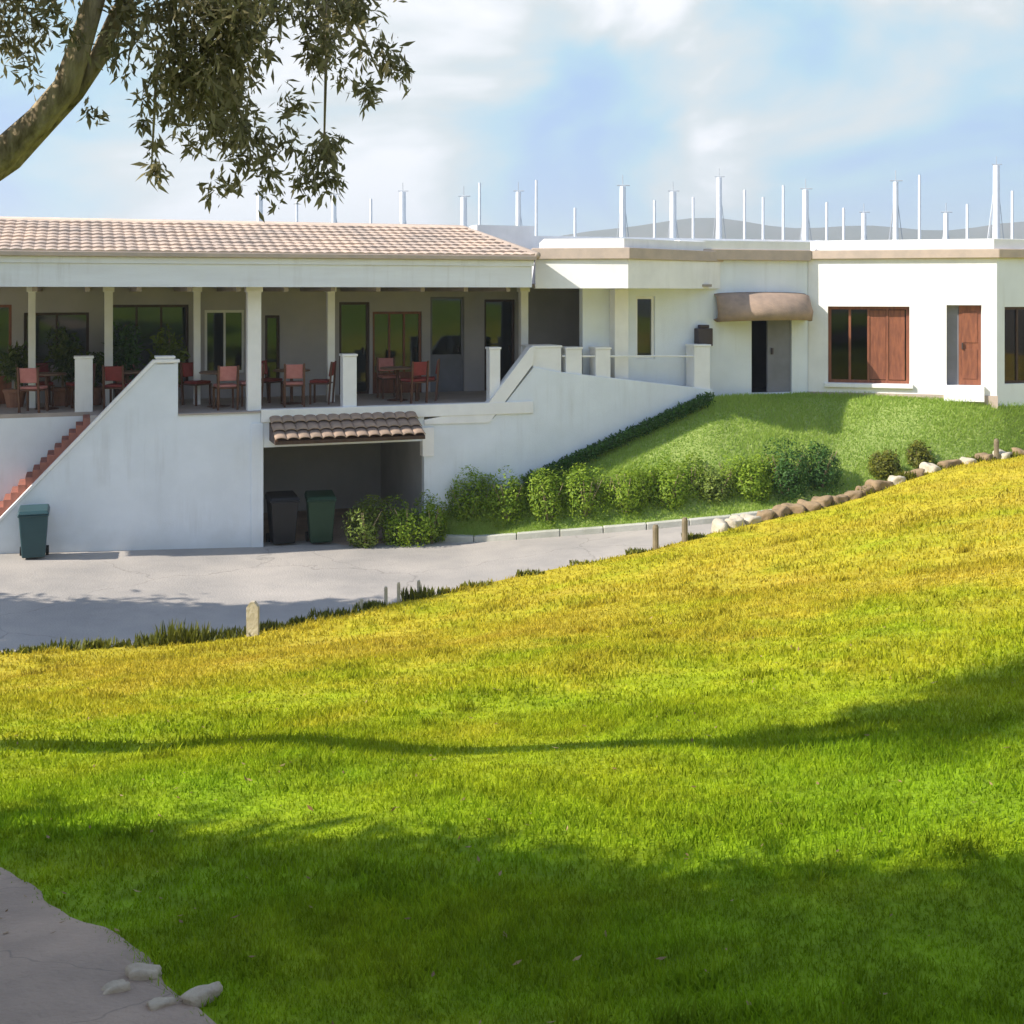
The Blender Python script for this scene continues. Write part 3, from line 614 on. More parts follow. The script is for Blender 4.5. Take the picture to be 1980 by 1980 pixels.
def chair_proto(m):
    r = empty('chair', (0,0,0))
    for sx in (-.2,.2):
        part('leg', 'chair_wood', MB().box(sx-.02,sx+.02,-.22,-.18,0,.43), r); part('leg', 'chair_wood', MB().hexa([(sx-.02,.18,0),(sx+.02,.18,0),(sx+.02,.22,0),(sx-.02,.22,0),(sx-.02,.25,.92),(sx+.02,.25,.92),(sx+.02,.285,.92),(sx-.02,.285,.92)]), r)
    part('seat', 'chair_wood', MB().box(-.23,.23,-.23,.2,.431,.46), r, bevel=.008)
    part('cushion', m, MB().box(-.21,.21,-.22,.17,.461,.52), r, bevel=.02)
    part('backrest', m, MB().hexa([(-.178,.19,.6),(.178,.19,.6),(.178,.225,.6),(-.178,.225,.6),(-.178,.235,.9),(.178,.235,.9),(.178,.27,.9),(-.178,.27,.9)]), r, bevel=.012)
    return r
def dup(r, loc, rz, label, group):
    c = r.copy(); col.objects.link(c); c.location = loc; c.rotation_euler = (0,0,rz); c['label'] = label; c['category'] = r['category']; c['group'] = group
    for ch in r.children:
        k = ch.copy(); col.objects.link(k); k.parent = c
    return c
protos = {'rose': chair_proto('rose_cushion'), 'red': chair_proto('red_cushion')}
first = {'rose': True, 'red': True}
tp_ = empty('table', (0,0,0), 'small dark wooden table on the veranda', 'table', 'veranda tables')
part('table_top', 'table_top', MB().lathe((0,0,.70), [(.38,0),(.40,.012),(.40,.028),(.38,.04)], 24), tp_)
part('pedestal', 'chair_wood', MB().lathe((0,0,.03), [(.05,0),(.035,.1),(.035,.6),(.06,.669)], 12), tp_)
part('base', 'chair_wood', MB().lathe((0,0,0), [(.24,0),(.24,.015),(.1,.03)], 16), tp_)
firstt = True
base_rz = math.atan2(.35, 1)
for (px, t, kinds) in ((88, 1.95, ('rose','red','red')), (240, 2.0, ('red','rose')), (412, 1.3, ('rose','red','rose')), (550, 1.5, ('rose','red','red')), (750, 1.5, ('red','rose','red'))):
    c = FL(sp(px, t), t, floor+.001); tlab = {88: 'small dark wooden table on the veranda near the red door', 240: 'small dark wooden table beside the tall dark potted plant', 412: 'small dark wooden table before the white framed window', 550: 'small dark wooden table before the narrow dark window', 750: 'small dark wooden table before the red framed doors'}[px]
    if firstt: tp_.location = c; firstt = False; tp_['label'] = tlab
    else: dup(tp_, c, 0, tlab, 'veranda tables')
    for k, kd in enumerate(kinds):
        a = base_rz + (math.pi, .25, -math.pi/2)[k] + random.uniform(-.45,.45)
        off = Vector((math.cos(a+math.pi/2), math.sin(a+math.pi/2), 0))*.66; loc = c+off
        lab = 'wooden veranda chair with pale rose cushions' if kd == 'rose' else 'wooden veranda chair with deep red cushions'
        grp = 'rose veranda chairs' if kd == 'rose' else 'red veranda chairs'
        pr = protos[kd]
        if first[kd]: first[kd] = False; pr.location = loc; pr.rotation_euler = (0,0,a); tag(pr, lab, 'chair', grp)
        else: dup(pr, loc, a, lab, grp)
def bush_pts(c, r, n, lumps=7, seed=0, flat=.5):
    """points on lumpy shells so that clumps and gaps show"""
    g = np.random.default_rng(seed); c = np.array(c); out = []
    for k in range(lumps):
        d = g.normal(size=3); d[2] = d[2]*.75+.1; d /= np.linalg.norm(d); q = c + d*np.array(r)*g.uniform(.25,.55); rr = np.array(r)*g.uniform(.42,.6)
        m = n//lumps; e = g.normal(size=(m,3)); e /= np.linalg.norm(e,axis=1)[:,None]; out.append(q + e*rr*g.uniform(.55,1.0,size=(m,1))**.6)
    return np.concatenate(out)
def bush(name, c, r, n, m, label, cat, group=None, leaf=.07, seed=0, aspect=.5):
    root = empty(name, (c[0], c[1], c[2]), label, cat, group); g = np.random.default_rng(seed+50)
    P_ = bush_pts((0,0,r[2]*.55), r, n, 8, seed); P_ = P_[P_[:,2] > .01]
    upn = P_-np.array((0,0,r[2]*.45)); upn /= np.linalg.norm(upn,axis=1)[:,None]; V, F, rr = leaves(P_, leaf, aspect, flat=.6, up=upn); soup('foliage', V, F, rr, m, root)
    mb = MB()
    for k in range(5):
        a = g.uniform(0,6.28); mb.tube([(c[0],c[1],c[2]-.05), (c[0]+math.cos(a)*r[0]*.3, c[1]+math.sin(a)*r[1]*.3, c[2]+r[2]*.6), (c[0]+math.cos(a)*r[0]*.6, c[1]+math.sin(a)*r[1]*.6, c[2]+r[2]*1.0)], [.02,.014,.006], 5)
    part('stem', 'bark', mb, root)
    return root
for i, (px, t, hgt, lab) in enumerate(((236, 2.75, 1.9, 'tall dark potted plant on the veranda behind the stair top'), (318, 2.8, 1.75, 'olive green potted plant on the veranda beside the thin column'), (28, 2.6, 1.3, 'leafy potted plant on the veranda near the red door'), (118, 2.7, 1.7, 'tall leafy potted plant before the wide dark veranda window'), (176, 2.6, 1.1, 'low leafy potted plant behind the white newel post'))):
    b = FL(sp(px,t), t, floor+.001); root = empty('potted_plant', b, lab, 'potted plant')
    part('pot', 'pot_clay', MB().lathe(b, [(.16,0),(.22,.3),(.24,.32),(.24,.38),(.2,.38)], 18), root)
    P_ = bush_pts((0,0,.38+(hgt-.38)*.5), (.42,.42,(hgt-.38)*.6), 900, 9, i+3)
    V, F, rr = leaves(P_, .14, .3, .3); soup('foliage', V, F, rr, 'bush_dark' if i == 0 else 'bush_light' if i == 1 else 'room_plant', root)
    part('stem', 'bark', MB().tube([b+Vector((0,0,.37)), b+Vector((.03,0,hgt*.6)), b+Vector((0,.03,hgt*.9))], [.03,.025,.01], 6), root)

# ------------------------------------------------------------------ planting along the road
hb = [(690,.0,'bush_light',.5,.75),(768,-.1,'bush_leaf',.55,.8),(815,-.1,'bush_leaf',.42,.75),(880,.05,'bush_leaf',.52,1.0),(960,.1,'bush_leaf',.52,.98),(1035,.05,'bush_leaf',.5,.95),(1105,.1,'bush_leaf',.52,.95),(1180,.1,'bush_leaf',.52,.95),(1260,.15,'bush_leaf',.55,.95),(1350,.25,'bush_light',.5,.8),(1415,.2,'bush_leaf',.45,.7),(1480,.2,'bush_dark',.6,1.05),(1545,.25,'bush_dark',.58,1.0),(845,.35,'bush_leaf',.5,.8),(920,.4,'bush_leaf',.5,.85),(998,.4,'bush_leaf',.5,.85),(1070,.4,'bush_leaf',.5,.85),(1145,.45,'bush_leaf',.5,.9),(1220,.45,'bush_leaf',.52,.95),(1305,.45,'bush_leaf',.52,1.0),(1385,.5,'bush_leaf',.5,.95),(1450,.5,'bush_leaf',.5,.9),(1670,.2,'tuft_leaf',.4,.65),(1735,.2,'tuft_leaf',.4,.6)]
for i, (px, dy, m, r, hg) in enumerate(hb):
    a = (px-966)/FPX; d = 25.9
    for _ in range(6): d = float(np.interp(a*d, fe[:,0], fe[:,1]))+.42+dy
    x = a*d; z = float(road_z(x,0))+.12
    if px < 820: q = FL(sp(px,-.55), -.55, .27); x, d, z = q.x, q.y, .27
    lab, grp = {'bush_light': ('pale yellow-green bush at the foot of the white wall', None), 'bush_leaf': ('mid green rounded bush in the row along the kerb', 'green bushes along the kerb'), 'bush_dark': ('dense dark green bush at the upper end of the kerb row', 'dark bushes at the kerb end'), 'tuft_leaf': ('brownish olive bush beside the stones where the road narrows', 'olive bushes by the stones')}[m]
    if px == 1350: lab = 'pale yellow-green bush in the row along the kerb'
    if px == 815: lab, grp = 'mid green bush against the carport jamb', None
    if px == 768: lab, grp = 'mid green bush in front of the carport opening', None
    bush('bush', (x, d, z), (r*1.12, r*1.0, hg), 3400, m, lab, 'bush', grp, .06, i+20)
# ground cover over the bank
nb = 120000; ui = rng.random(nb)*(BANK.shape[0]-1.001); vi = rng.random(nb)*(BANK.shape[1]-1.001); i0 = ui.astype(int); j0 = vi.astype(int); fu = (ui-i0)[:,None]; fv = (vi-j0)[:,None]
Q = BANK[i0,j0]*(1-fu)*(1-fv)+BANK[i0+1,j0]*fu*(1-fv)+BANK[i0,j0+1]*(1-fu)*fv+BANK[i0+1,j0+1]*fu*fv
lump = np.sin(Q[:,0]*1.7+1.3*np.sin(Q[:,1]*1.9))*np.cos(Q[:,1]*2.3-Q[:,0]*.7)
ang = rng.uniform(0,6.28,nb); Lb = rng.uniform(.035,.09,nb)*(1+.5*lump); ln = rng.uniform(.1,.8,nb)
tipb = Q + np.stack([np.cos(ang)*ln*Lb, np.sin(ang)*ln*Lb-.2*Lb, Lb],1); a2 = rng.uniform(0,6.28,nb); sdv = np.stack([np.cos(a2), np.sin(a2)*.5, np.zeros(nb)],1)*rng.uniform(.008,.016,nb)[:,None]
V = np.stack([Q-sdv, Q+sdv, tipb],1).reshape(-1,3); F = np.arange(3*nb).reshape(nb,3)
gc = soup('bank_grass', V, F, np.repeat((rng.random(nb)*.7+.15+.25*lump).clip(0,1),3), 'bank_blade'); tag(gc, 'bright green grass on the bank', kind='stuff')
# low clipped hedge along the ramp wall foot
hroot = empty('low_hedge', FL(sp(1150), -.35, 1.9), 'low dark blue-green hedge running up along the ramp wall', 'hedge')
n_ = 9000; u_ = rng.random(n_); sH = sp(985)+(sp(1330)-sp(985))*u_; zt_ = np.interp(u_, [0,1], [zp(985,912,-.3), zp(1330,752,-.3)])
tt = -.45+.4*rng.random(n_); hh = .32*rng.random(n_)**.6
PP = np.stack([FL.o[0]+FL.d[0]*sH+FL.n[0]*tt, FL.o[1]+FL.d[1]*sH+FL.n[1]*tt, zt_-.12+hh*.75], 1) - np.array(hroot.location)
V, F, rr = leaves(PP, .06, .5); soup('foliage', V, F, rr, 'bush_dark', hroot)

# ------------------------------------------------------------------ stones, posts and tufts along the lawn edge
import bmesh
def rock(name, loc, size, m, label, group=None, seed=0, cat='stone'):
    g = random.Random(seed); bm = bmesh.new(); bmesh.ops.create_icosphere(bm, subdivisions=3, radius=1)
    for v in bm.verts:
        n_ = v.co.normalized(); k = 1+.16*math.sin(n_.x*3.1+seed)+.12*math.cos(n_.y*4.3+seed*2)+.06*math.sin(n_.z*7+n_.x*6+seed)+g.uniform(-.025,.025)
        v.co = Vector((max(-.8,min(.8,n_.x))*size[0], max(-.8,min(.8,n_.y))*size[1], max(-.62,min(.62,n_.z))*size[2]))*k
    me = bpy.data.meshes.new(name); bm.to_mesh(me); bm.free(); me.polygons.foreach_set('use_smooth', [True]*len(me.polygons)); o = link(name, me, m, None, loc); o.rotation_euler = (g.uniform(-.15,.15), g.uniform(-.15,.15), g.uniform(0,6))
    return tag(o, label, cat, group)
def edge_pt(px, back=0.0):
    a = (px-966)/FPX; d = 20.0
    for _ in range(12): d = float(edge_y(a*d))-back
    return a*d, d
for i, px in enumerate(np.linspace(1360, 1660, 12)):
    x, y = edge_pt(px, .05); pale = px < 1440
    rock('edge_stone', (x, y, h1(x,y)+.04), (random.uniform(.18,.34), random.uniform(.15,.24), random.uniform(.14,.24)), 'pale_stone' if pale else 'brown_stone',
         'pale stone set in the lawn edge where the road narrows' if pale else 'brown stone in the rough edging beside the narrowing road', 'pale edge stones' if pale else 'brown edge stones', i)
for i, px in enumerate(np.linspace(1690, 1925, 8)):
    x, y = edge_pt(px, .05)
    rock('edge_stone', (x, y, h1(x,y)+.03), (random.uniform(.16,.3), .18, random.uniform(.12,.2)), 'pale_stone' if i % 2 == 0 else 'brown_stone', 'weathered stone along the grassy top of the slope', 'stones on top of the slope', i+40)
for px in (1237, 1292, 1880):
    x, y = edge_pt(px, .12); z = h1(x,y)
    o = MB().lathe((x,y,z-.15), [(.06,0),(.055,.3),(.055,.55),(.04,.60)], 10).build('edge_post', 'weathered_wood', origin=(x,y,z-.15), smooth=False)
    tag(o, 'short weathered wooden stake at the lawn edge' if px < 1500 else 'short weathered wooden stake beyond the stones on the slope', 'stake', 'stakes at the lawn edge' if px < 1500 else None)
x, y = edge_pt(477, .35); z = h1(x,y)
o = MB().box(x-.085,x+.085,y-.05,y+.05,z-.2,z+.42).hexa([(x-.085,y-.05,z+.42),(x+.085,y-.05,z+.42),(x+.085,y+.05,z+.42),(x-.085,y+.05,z+.42),(x-.03,y-.05,z+.5),(x+.03,y-.05,z+.5),(x+.03,y+.05,z+.5),(x-.03,y+.05,z+.5)]).build('marker_post', 'pale_stone', origin=(x,y,z-.2)); tag(o, 'cream marker post standing in the lawn edge by the olive tufts', 'post')
for i, px in enumerate((682, 728, 752, 790)):
    x, y = edge_pt(px, .05); z = h1(x,y); hgt = (.3,.5,.55,.5)[i]
    o = MB().lathe((x,y,z-.2), [(.03,0),(.028,.2+hgt*.55),(.018,.2+hgt*.6)], 8).build('edge_post', 'pale_stone', origin=(x,y,z-.2)); tag(o, 'slim pale peg between the lawn and the road', 'peg', 'pale pegs beside the road')
def tuft(px, back, r, hg, n, label, group, m='tuft_leaf', seed=0):
    x, y = edge_pt(px, back); z = h1(x,y)-.03; g = np.random.default_rng(seed)
    root_xy = g.normal(size=(n,2)).clip(-1.6,1.6)*np.array([r, r*.5])*.42; V = []; 
    ang = g.uniform(0,6.28,n); lean = g.uniform(.05,.6,n); L = hg*g.uniform(.5,1.1,n); wd = .012+.012*g.random(n)
    b = np.stack([root_xy[:,0], root_xy[:,1], np.zeros(n)],1); tipv = np.stack([np.cos(ang)*lean*L, np.sin(ang)*lean*L, L*np.sqrt(1-.6*lean**2)],1); mid = b+tipv*.5+np.array([0,0,.08])*L[:,None]
    sd = np.stack([-np.sin(ang), np.cos(ang), np.zeros(n)],1)*wd[:,None]
    V = np.stack([b-sd, b+sd, mid+sd*.8, mid-sd*.8, b+tipv],1).reshape(-1,3); k = np.arange(n)*5
    F = np.concatenate([np.stack([k,k+1,k+2],1), np.stack([k,k+2,k+3],1), np.stack([k+3,k+2,k+4],1)])
    o = soup('grass_tuft', V, F, np.repeat(g.random(n),5), m, None, (x,y,z)); tag(o, label, 'grass tuft', group)
for i, (px, r, hg) in enumerate(((20,.5,.28),(75,.4,.3),(120,.5,.35),(175,.45,.3),(230,.5,.35),(300,.5,.45),(345,.55,.6),(395,.5,.45),(440,.45,.4),(520,.4,.3),(575,.45,.4),(630,.5,.4),(700,.4,.3),(785,.45,.4),(840,.45,.3),(900,.4,.25),(1000,.4,.22),(1110,.4,.22),(1210,.4,.25),(1310,.35,.28),(1480,.4,.3),(1560,.4,.35),(1640,.45,.4),(1710,.4,.4),(1780,.4,.3),(1850,.4,.35),(1900,.4,.35))):
    tuft(px, .1, r*(.7+.5*((i*37)%10)/10), hg*(.32+.32*((i*53)%10)/10), 150, 'unmown olive grass tuft at the edge between lawn and road', 'unmown tufts at the lawn edge', 'tuft_leaf', i)
# stones at the path edge
for i, (x, y, sz) in enumerate(((-1.27,4.27,(.075,.035,.04)), (-1.33,4.14,(.06,.03,.03)), (-1.03,4.13,(.085,.04,.04)), (-1.15,4.05,(.05,.03,.025)))):
    rock('path_stone', (x, y, h1(x,y)+.02), sz, 'path_rock', ('pale stone lying on the footpath edge','small pale stone touching the larger path stone','flat pale stone at the grass end of the footpath','pebble lying inside the footpath')[i], None, 70+i)

# ------------------------------------------------------------------ lawn grass
def blades(n, r0, r1, hgt, wid):
    th = rng.uniform(-.56, .60, n); r = np.sqrt(rng.uniform(r0**2, r1**2, n)); X = r*np.sin(th); Y = r*np.cos(th)
    k = (Y < edge_y(X)-.01) & (path_side(X, Y) < .03+.10*rng.random(n)**2+.03*np.sin(X*9)); X = X[k]; Y = Y[k]; n = len(X); Z = H(X, Y)-.005
    b = np.stack([X,Y,Z],1); ang = rng.uniform(0,6.28,n); lean = rng.uniform(.1,.9,n)
    patch = .75+.35*np.sin(X*1.9+1.3*np.sin(Y*1.1))*np.sin(Y*2.3+X*.6)
    L = hgt*rng.uniform(.6,1.25,n)*patch.clip(.5,1.2); tip = b+np.stack([np.cos(ang)*lean*L, np.sin(ang)*lean*L, L],1)
    a2 = rng.uniform(0,6.28,n); sd = np.stack([np.cos(a2), np.sin(a2), np.zeros(n)],1)*(wid*rng.uniform(.7,1.3,n))[:,None]
    mid = b+(tip-b)*.55+np.stack([-np.cos(ang)*.12*L, -np.sin(ang)*.12*L, .05*L],1)
    V = np.stack([b-sd,b+sd,mid+sd*.75,mid-sd*.75,tip],1).reshape(-1,3); i = np.arange(n)*5
    F = np.concatenate([np.stack([i,i+1,i+2],1),np.stack([i,i+2,i+3],1),np.stack([i+3,i+2,i+4],1)]); return V, F, np.repeat(rng.random(n),5)
VV, FF, RR = [], [], []; offv = 0
for args in ((110000,2.6,5.2,.045,.0022),(110000,5.2,9,.05,.0034),(110000,9,16,.055,.006),(110000,16,31,.065,.010)):
    V, F, r = blades(*args); VV.append(V); FF.append(F+offv); RR.append(r); offv += len(V)
# rough tussocks the mower missed
ncl = 230; th = rng.uniform(-.5,.52,ncl); rl = 3+22*rng.random(ncl)**1.3; cx_, cy_ = rl*np.sin(th), rl*np.cos(th); sz_ = rng.uniform(.04,.16,ncl)*(.6+rl/12)
ii = np.repeat(np.arange(ncl), 70); X = cx_[ii]+rng.normal(size=len(ii))*sz_[ii]; Y = cy_[ii]+rng.normal(size=len(ii))*sz_[ii]*.8; k = (Y < edge_y(X)-.05) & (path_side(X,Y) < .03); X = X[k]; Y = Y[k]; ii = ii[k]; n = len(X)
b_ = np.stack([X,Y,H(X,Y)-.005],1); ang = rng.uniform(0,6.28,n); ln = rng.uniform(.2,1.0,n); L = rng.uniform(.035,.07,n)*(.8+rl[ii]/25); wd = .0025+.0004*rl[ii]
tip = b_+np.stack([np.cos(ang)*ln*L, np.sin(ang)*ln*L, L],1); a2 = ang+1.57; sd = np.stack([np.cos(a2),np.sin(a2),np.zeros(n)],1)*wd[:,None]; mid = b_+(tip-b_)*.5+np.array([0,0,.12])*L[:,None]
V = np.stack([b_-sd,b_+sd,mid+sd*.8,mid-sd*.8,tip],1).reshape(-1,3); q_ = np.arange(n)*5; F = np.concatenate([np.stack([q_,q_+1,q_+2],1),np.stack([q_,q_+2,q_+3],1),np.stack([q_+3,q_+2,q_+4],1)])
VV.append(V); FF.append(F+offv); RR.append(np.repeat((rng.random(ncl)[ii]*.9-.25).clip(0,1),5)); offv += len(V)
gr = soup('grass', np.concatenate(VV), np.concatenate(FF), np.concatenate(RR), 'grass_blade'); tag(gr, 'short mown grass on the slope', kind='stuff')

nl = 420; th = rng.uniform(-.5,.5,nl); rl = rng.uniform(3,15,nl); X = rl*np.sin(th); Y = rl*np.cos(th); k = (Y < edge_y(X)-.2); X = X[k]; Y = Y[k]
V, F, rr = leaves(np.stack([X,Y,H(X,Y)+.03],1), .032, .35, 0, flat=.7); fl = soup('fallen_leaves', V, F, rr, 'dry_leaf'); tag(fl, 'dry leaves fallen on the lawn', kind='stuff')
# ------------------------------------------------------------------ trees
def at(px, py, d): return Vector(((px-966)*d/FPX, d, EYE+(550-py)*d/FPX))
def tree(name, base, limbs, clumps, m, label, leaf, per, group=None):
    root = empty(name, base, label, 'tree', group)
    part('trunk', 'bark', limbs, root, smooth=True)
    pts = []
    for (c, r, dens) in clumps:
        n = max(12, int(per*dens*r*r)); c = np.array(c); k = max(2, int(n/60))
        for _ in range(k):
            q = c + rng.normal(size=3)*r*np.array([.42,.42,.40]); e = rng.normal(size=(n//k,3))*r*np.array([.22,.22,.30]); pts.append(q+e)
    P_ = np.concatenate(pts) - np.array(base)
    V, F, rr = leaves(P_, leaf, .28, .9); soup('crown', V, F, rr, m, root)
    return root
D = 6.1
base = Vector((-6.0, 9.2, h1(-6.0,9.2)-.1))
lm = MB()
lm.tube([base, base+Vector((.3,-.35,.9)), Vector((-4.7,7.5,4.7)), Vector((-3.9,6.6,5.4)), at(-60,345,D), at(10,285,D), at(75,225,D), at(125,165,D), at(150,90,D), at(175,10,D), at(205,-90,D), at(240,-230,D), at(300,-400,D)], [.20,.16,.13,.11,.09,.075,.068,.064,.056,.05,.045,.04,.025], 12)
lm.tube([at(-45,340,D), at(20,300,D+.1), at(85,232,D+.12), at(140,175,D+.1), at(185,110,D+.1), at(215,40,D+.1), at(270,-60,D+.15), at(380,-170,D+.3)], [.07,.062,.055,.05,.045,.04,.034,.02], 10)
lm.tube([at(-45,340,D), at(-160,180,D-.3), at(-230,-60,D-.5), at(-200,-260,D-.6)], [.13,.12,.09,.04], 10)
def twig(a, b, r=.018, sag=.1):
    a, b = Vector(a), Vector(b); mid = (a+b)/2 + Vector((0,0,sag)); lm.tube([a, mid, b], [r, r*.7, r*.3], 6)
twigs = [((270,-60),(430,60)),((430,60),(440,250)),((380,-170),(620,-30)),((620,-30),(610,330)),((620,-30),(720,150)),((430,60),(330,200)),((300,90),(285,330)),((620,-30),(690,10)),((215,40),(330,60)),((430,160),(480,320)),((205,-90),(60,60))]
for (a, b) in twigs: twig(at(*a, D+.15), at(*b, D+.1), .012, .06)
cl = []
spec = [(25,25,75,1.0),(90,5,45,.5),(250,15,55,.8),(330,30,75,1.2),(420,40,80,1.6),(395,120,75,1.7),(400,190,75,1.6),(440,240,50,1.3),(335,165,50,1.2),(300,170,35,.7),(285,250,28,.9),(282,320,24,1.0),(470,20,55,1.2),(525,15,40,.8),(615,50,48,1.1),(600,120,38,1.2),(625,-10,50,1.2),(670,20,50,1.2),(715,85,36,.5),(735,110,40,.8),(700,170,26,1.2),(615,250,32,1.0),(585,325,42,1.2),(620,320,32,1.0),(540,310,36,.5),(450,320,40,.5),(505,260,40,.25),(560,200,45,.3),(240,120,45,.3),(225,60,30,.6),(520,330,50,.3),(660,150,40,.3),(360,270,30,.3),(190,210,25,.5),(70,170,25,.25),(430,365,22,.6)]
for (px, py, r, dn) in spec:
    d = D+random.uniform(-.35,.45); cl.append((at(px,py,d), r*d/FPX*1.15, dn))
for (px, py, r, dn) in ((100,-120,120,1),(300,-150,150,1),(500,-120,130,1),(650,-120,110,1),(200,-330,150,1),(420,-320,150,1),(600,-280,110,.9),(-150,-100,130,1),(-220,60,90,.8),(-250,-280,140,1),(0,-350,140,1)):
    d = D+random.uniform(-.8,.9); cl.append((at(px,py,d), r*d/FPX*1.1, dn))
for (x, y, z, r, dn) in ((-3.2,4.9,7.9,.45,.8),(-2.2,4.7,8.0,.4,.7),(-1.6,5.2,8.3,.4,.7),(-2.7,5.3,8.8,.5,.8),(-1.2,4.6,8.9,.4,.6),(-3.6,5.4,8.5,.5,.8),(-.6,5.6,9.0,.4,.6),(-3.0,4.0,8.3,.35,.5),(-2.0,3.9,8.5,.32,.45),(-2.6,4.4,9.2,.35,.5),(-1.2,4.1,8.6,.32,.45),(-3.6,4.4,8.8,.35,.5),(-.9,3.6,9.0,.3,.4)): cl.append((Vector((x,y,z)), r, dn)); lm.tube([at(240,-230,D), Vector(((x-2.2)/2,(y+D)/2,z-.2)), Vector((x,y,z))], [.03,.02,.008], 6)
tree('gum_tree', base, lm, cl, 'gum_leaf', 'leaning gum tree with tan trunk and drooping olive foliage over the lawn', .058, 12500)
# trees beside and behind the path, whose shade lies on the foreground
def simple_tree(bx, by, ht, crown, dens, label, group=None):
    b = Vector((bx, by, h1(bx,by)-.1)) if by < 14 else Vector((bx, by, .6))
    mb = MB().tube([b, b+Vector((.1,.05,ht*.35)), b+Vector((.0,.15,ht*.7)), b+Vector((.15,.1,ht*.95))], [.24,.18,.12,.04], 10); cl = []
    for (dx, dy, dz, r) in crown:
        mb.tube([b+Vector((.05,.08,min(dz*.55, ht*.6))), b+Vector((dx*.5,dy*.5,dz*.85)), b+Vector((dx,dy,dz))], [.07,.05,.015], 6); cl.append((b+Vector((dx,dy,dz)), r, 1.0))
    return tree('shade_tree', b, mb, cl, 'gum_leaf', label, .25, dens, group)
rt = random.Random(4)
SX, SY = sun_vec.x/sun_vec.z, sun_vec.y/sun_vec.z          # towards the sun, per metre of height
def crown_over(b, spots, r):
    """crown clumps standing sunward of the ground they shade"""
    b0 = h1(*b)-.1 if b[1] < 14 else .6
    return [(x+SX*h-b[0], y+SY*h-b[1], (h1(x,y) if b[1] < 14 else .3)+h-b0, r*rt.uniform(.85,1.15)) for (x, y, h) in spots]
def yb(x): return 6.05-.37*(x+2.65)
b1 = (-8.4, 1.6); b2 = (-4.6, -1.4); b3 = (-0.6, -3.6)
def rows(x0, x1, n, m, dy): return [(x, yb(x)-.62-u*dy+rt.uniform(-.1,.1), rt.uniform(4.2,5.2)+u*.2) for x in np.linspace(x0,x1,n) for u in range(m)]
simple_tree(*b1, 6.0, crown_over(b1, rows(-5.0,-1.2,10,4,.7), .62), 6000, 'broad tree beside the footpath shading the near lawn', None)
simple_tree(*b2, 6.0, crown_over(b2, rows(-1.0,2.0,9,5,.7), .62), 6000, 'broad tree behind the footpath shading the near lawn', None)
simple_tree(*b3, 6.0, crown_over(b3, rows(2.2,5.2,9,4,.7), .62), 6000, 'broad tree farther along behind the footpath', None)
b4 = (-14.5, 15.0)
sp4 = [(x, 18.9+.13*(x+8)+rt.uniform(-.2,.5), 4.4+.42*(x+9)) for x in np.linspace(-10,-2.4,17)]
simple_tree(*b4, 7.6, crown_over(b4, sp4, .75), 6000, 'tree across the road bend whose shade falls on the concrete', None)

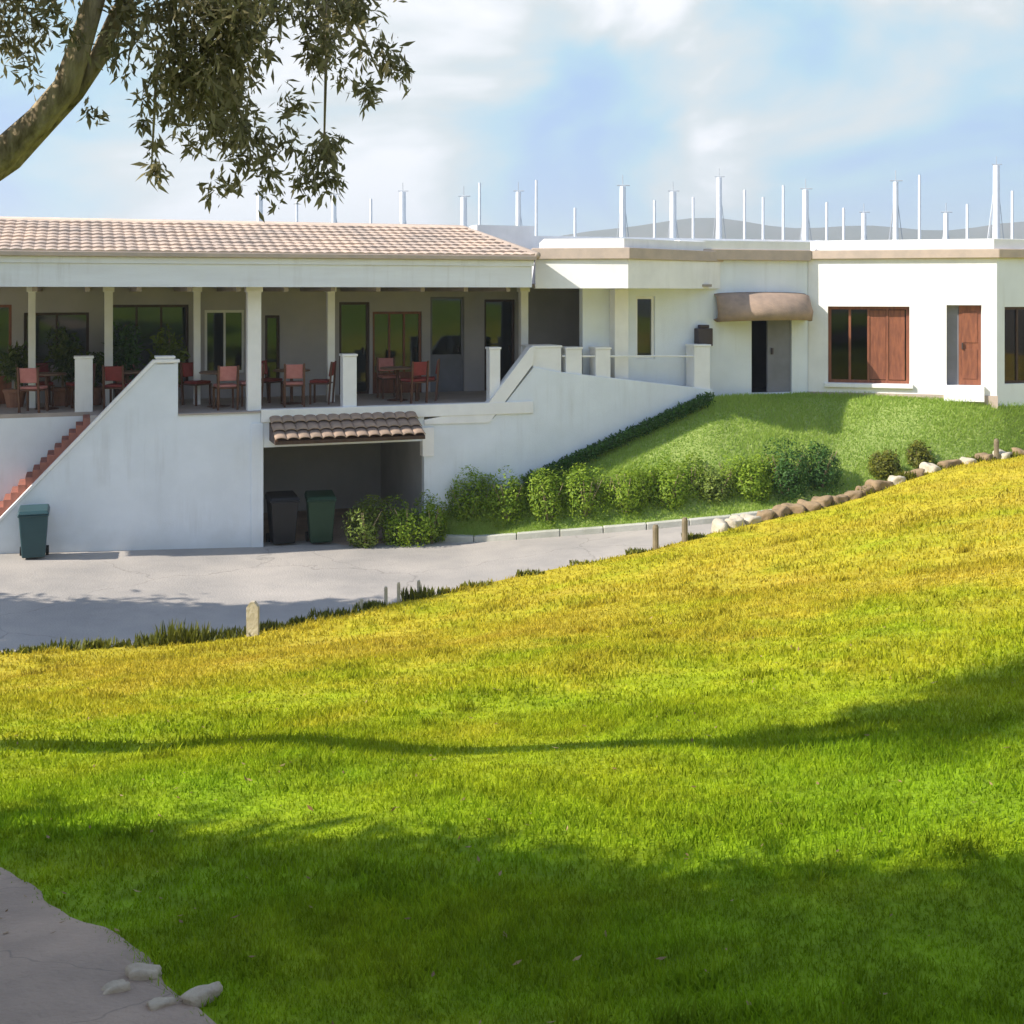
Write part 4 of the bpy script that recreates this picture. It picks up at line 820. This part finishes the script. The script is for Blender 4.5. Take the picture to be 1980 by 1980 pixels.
# ------------------------------------------------------------------ sailing boats on the water behind the house
def boat(px, ytop, d, wpx, i, faint=False):
    p = at(px, 550, d); z0 = -.75; zt = EYE+(550-ytop)*d/FPX; r0 = wpx/2*d/FPX
    root = empty('sailing_boat', (p.x, d, z0), 'slender grey-white mast of a sailing boat far behind the clubhouse roof' if faint else 'white mast of a sailing boat moored behind the clubhouse roof', 'sailing boat', 'distant sailing boats' if faint else 'sailing boats behind the clubhouse')
    Ls = 4.2; Pg = []
    for k in range(9):
        u = k/8; yy = -Ls+2*Ls*u; bw = 1.35*math.sin(math.pi*min(1,(u*.85+.15)))**.6+.02
        Pg.append([(p.x-bw, d+yy, z0+.95+.25*u), (p.x-bw*.85, d+yy, z0+.1), (p.x, d+yy, z0-.35), (p.x+bw*.85, d+yy, z0+.1), (p.x+bw, d+yy, z0+.95+.25*u), (p.x, d+yy, z0+1.1+.25*u), (p.x-bw, d+yy, z0+.95+.25*u)])
    part('hull', 'mast_paint', MB().grid(Pg), root, smooth=True)
    part('mast', 'mast_paint', MB().tube([(p.x,d,z0+1), (p.x,d,(z0+zt)/2), (p.x,d,zt)], [r0, r0, r0*.8], 8), root)
    part('boom', 'sail_cover', MB().tube([(p.x,d-.2,z0+2.2), (p.x,d-3.4,z0+2.3)], .16, 8), root)
    if not faint:
        part('spreader', 'mast_paint', MB().tube([(p.x-.5,d,z0+(zt-z0)*.62), (p.x+.5,d,z0+(zt-z0)*.62)], .03, 6), root)
        for sg in (-1, 1): part('shroud', 'rigging', MB().tube([(p.x,d,zt-.2), (p.x+sg*.5,d,z0+(zt-z0)*.62), (p.x+sg*1.2,d-.3,z0+1.0)], .016, 5), root)
        part('masthead', 'rigging', MB().tube([(p.x-.25,d,zt+.05), (p.x+.3,d,zt+.05)], .025, 5).tube([(p.x,d,zt-.02),(p.x,d,zt+.5)], .018, 5), root)
        part('forestay', 'mast_paint', MB().tube([(p.x,d,zt-.3), (p.x,d+3.9,z0+1.2)], .03, 6), root)
for i, (px, yt) in enumerate(((490,368),(630,368),(760,362),(875,372),(978,362),(1175,352),(1270,362),(1357,335),(1520,358),(1630,402),(1690,343),(1785,402),(1880,312))):
    boat(px, yt, 52+((i*7) % 17), (15, 12, 14)[i % 3] if yt < 400 else 11, i)
for i, (px, yt) in enumerate(((905,345),(1012,340),(1085,392),(1235,378),(1308,372),(1405,358),(1440,372),(1478,350),(1560,382),(1592,392),(1735,330),(1825,385),(1910,360),(700,375),(560,380))):
    boat(px, yt, 95+((i*11) % 29), 6, i, True)

# ------------------------------------------------------------------ hills across the bay
Pg = []
for i in range(121):
    x = -1500+i*25; base_h = 60+13*math.sin(x*.0041+1.0)+7*math.sin(x*.013+.4)+3*math.sin(x*.041)
    base_h *= (0.3+.7/(1+math.exp(-(x-40)/70)))
    Pg.append([(x, 1000+60*math.sin(x*.004), -1.4), (x, 1090, max(6, base_h*.55)), (x, 1200, max(10, base_h)+EYE), (x, 1500, max(6, base_h*.8)), (x, 1900, -1.4)])
hl = MB().grid(Pg).build('hills', 'hill_scrub', smooth=True); tag(hl, kind='structure')

# ------------------------------------------------------------------ sea haze over the bay
hz = MB().box(-1800, 1800, -650, 2050, -2.6, 105).build('haze', None)
hm = bpy.data.materials.new('haze_air'); hm.use_nodes = True; ht = hm.node_tree; ht.nodes.clear()
pv = N(ht, 'ShaderNodeVolumePrincipled'); pv.inputs['Color'].default_value = (0.90, 0.95, 1.0, 1); pv.inputs['Density'].default_value = 0.0006; pv.inputs['Anisotropy'].default_value = 0.2
ho = N(ht, 'ShaderNodeOutputMaterial'); ht.links.new(pv.outputs[0], ho.inputs['Volume'])
hz.data.materials.append(hm); tag(hz, 'pale sea haze', kind='stuff')
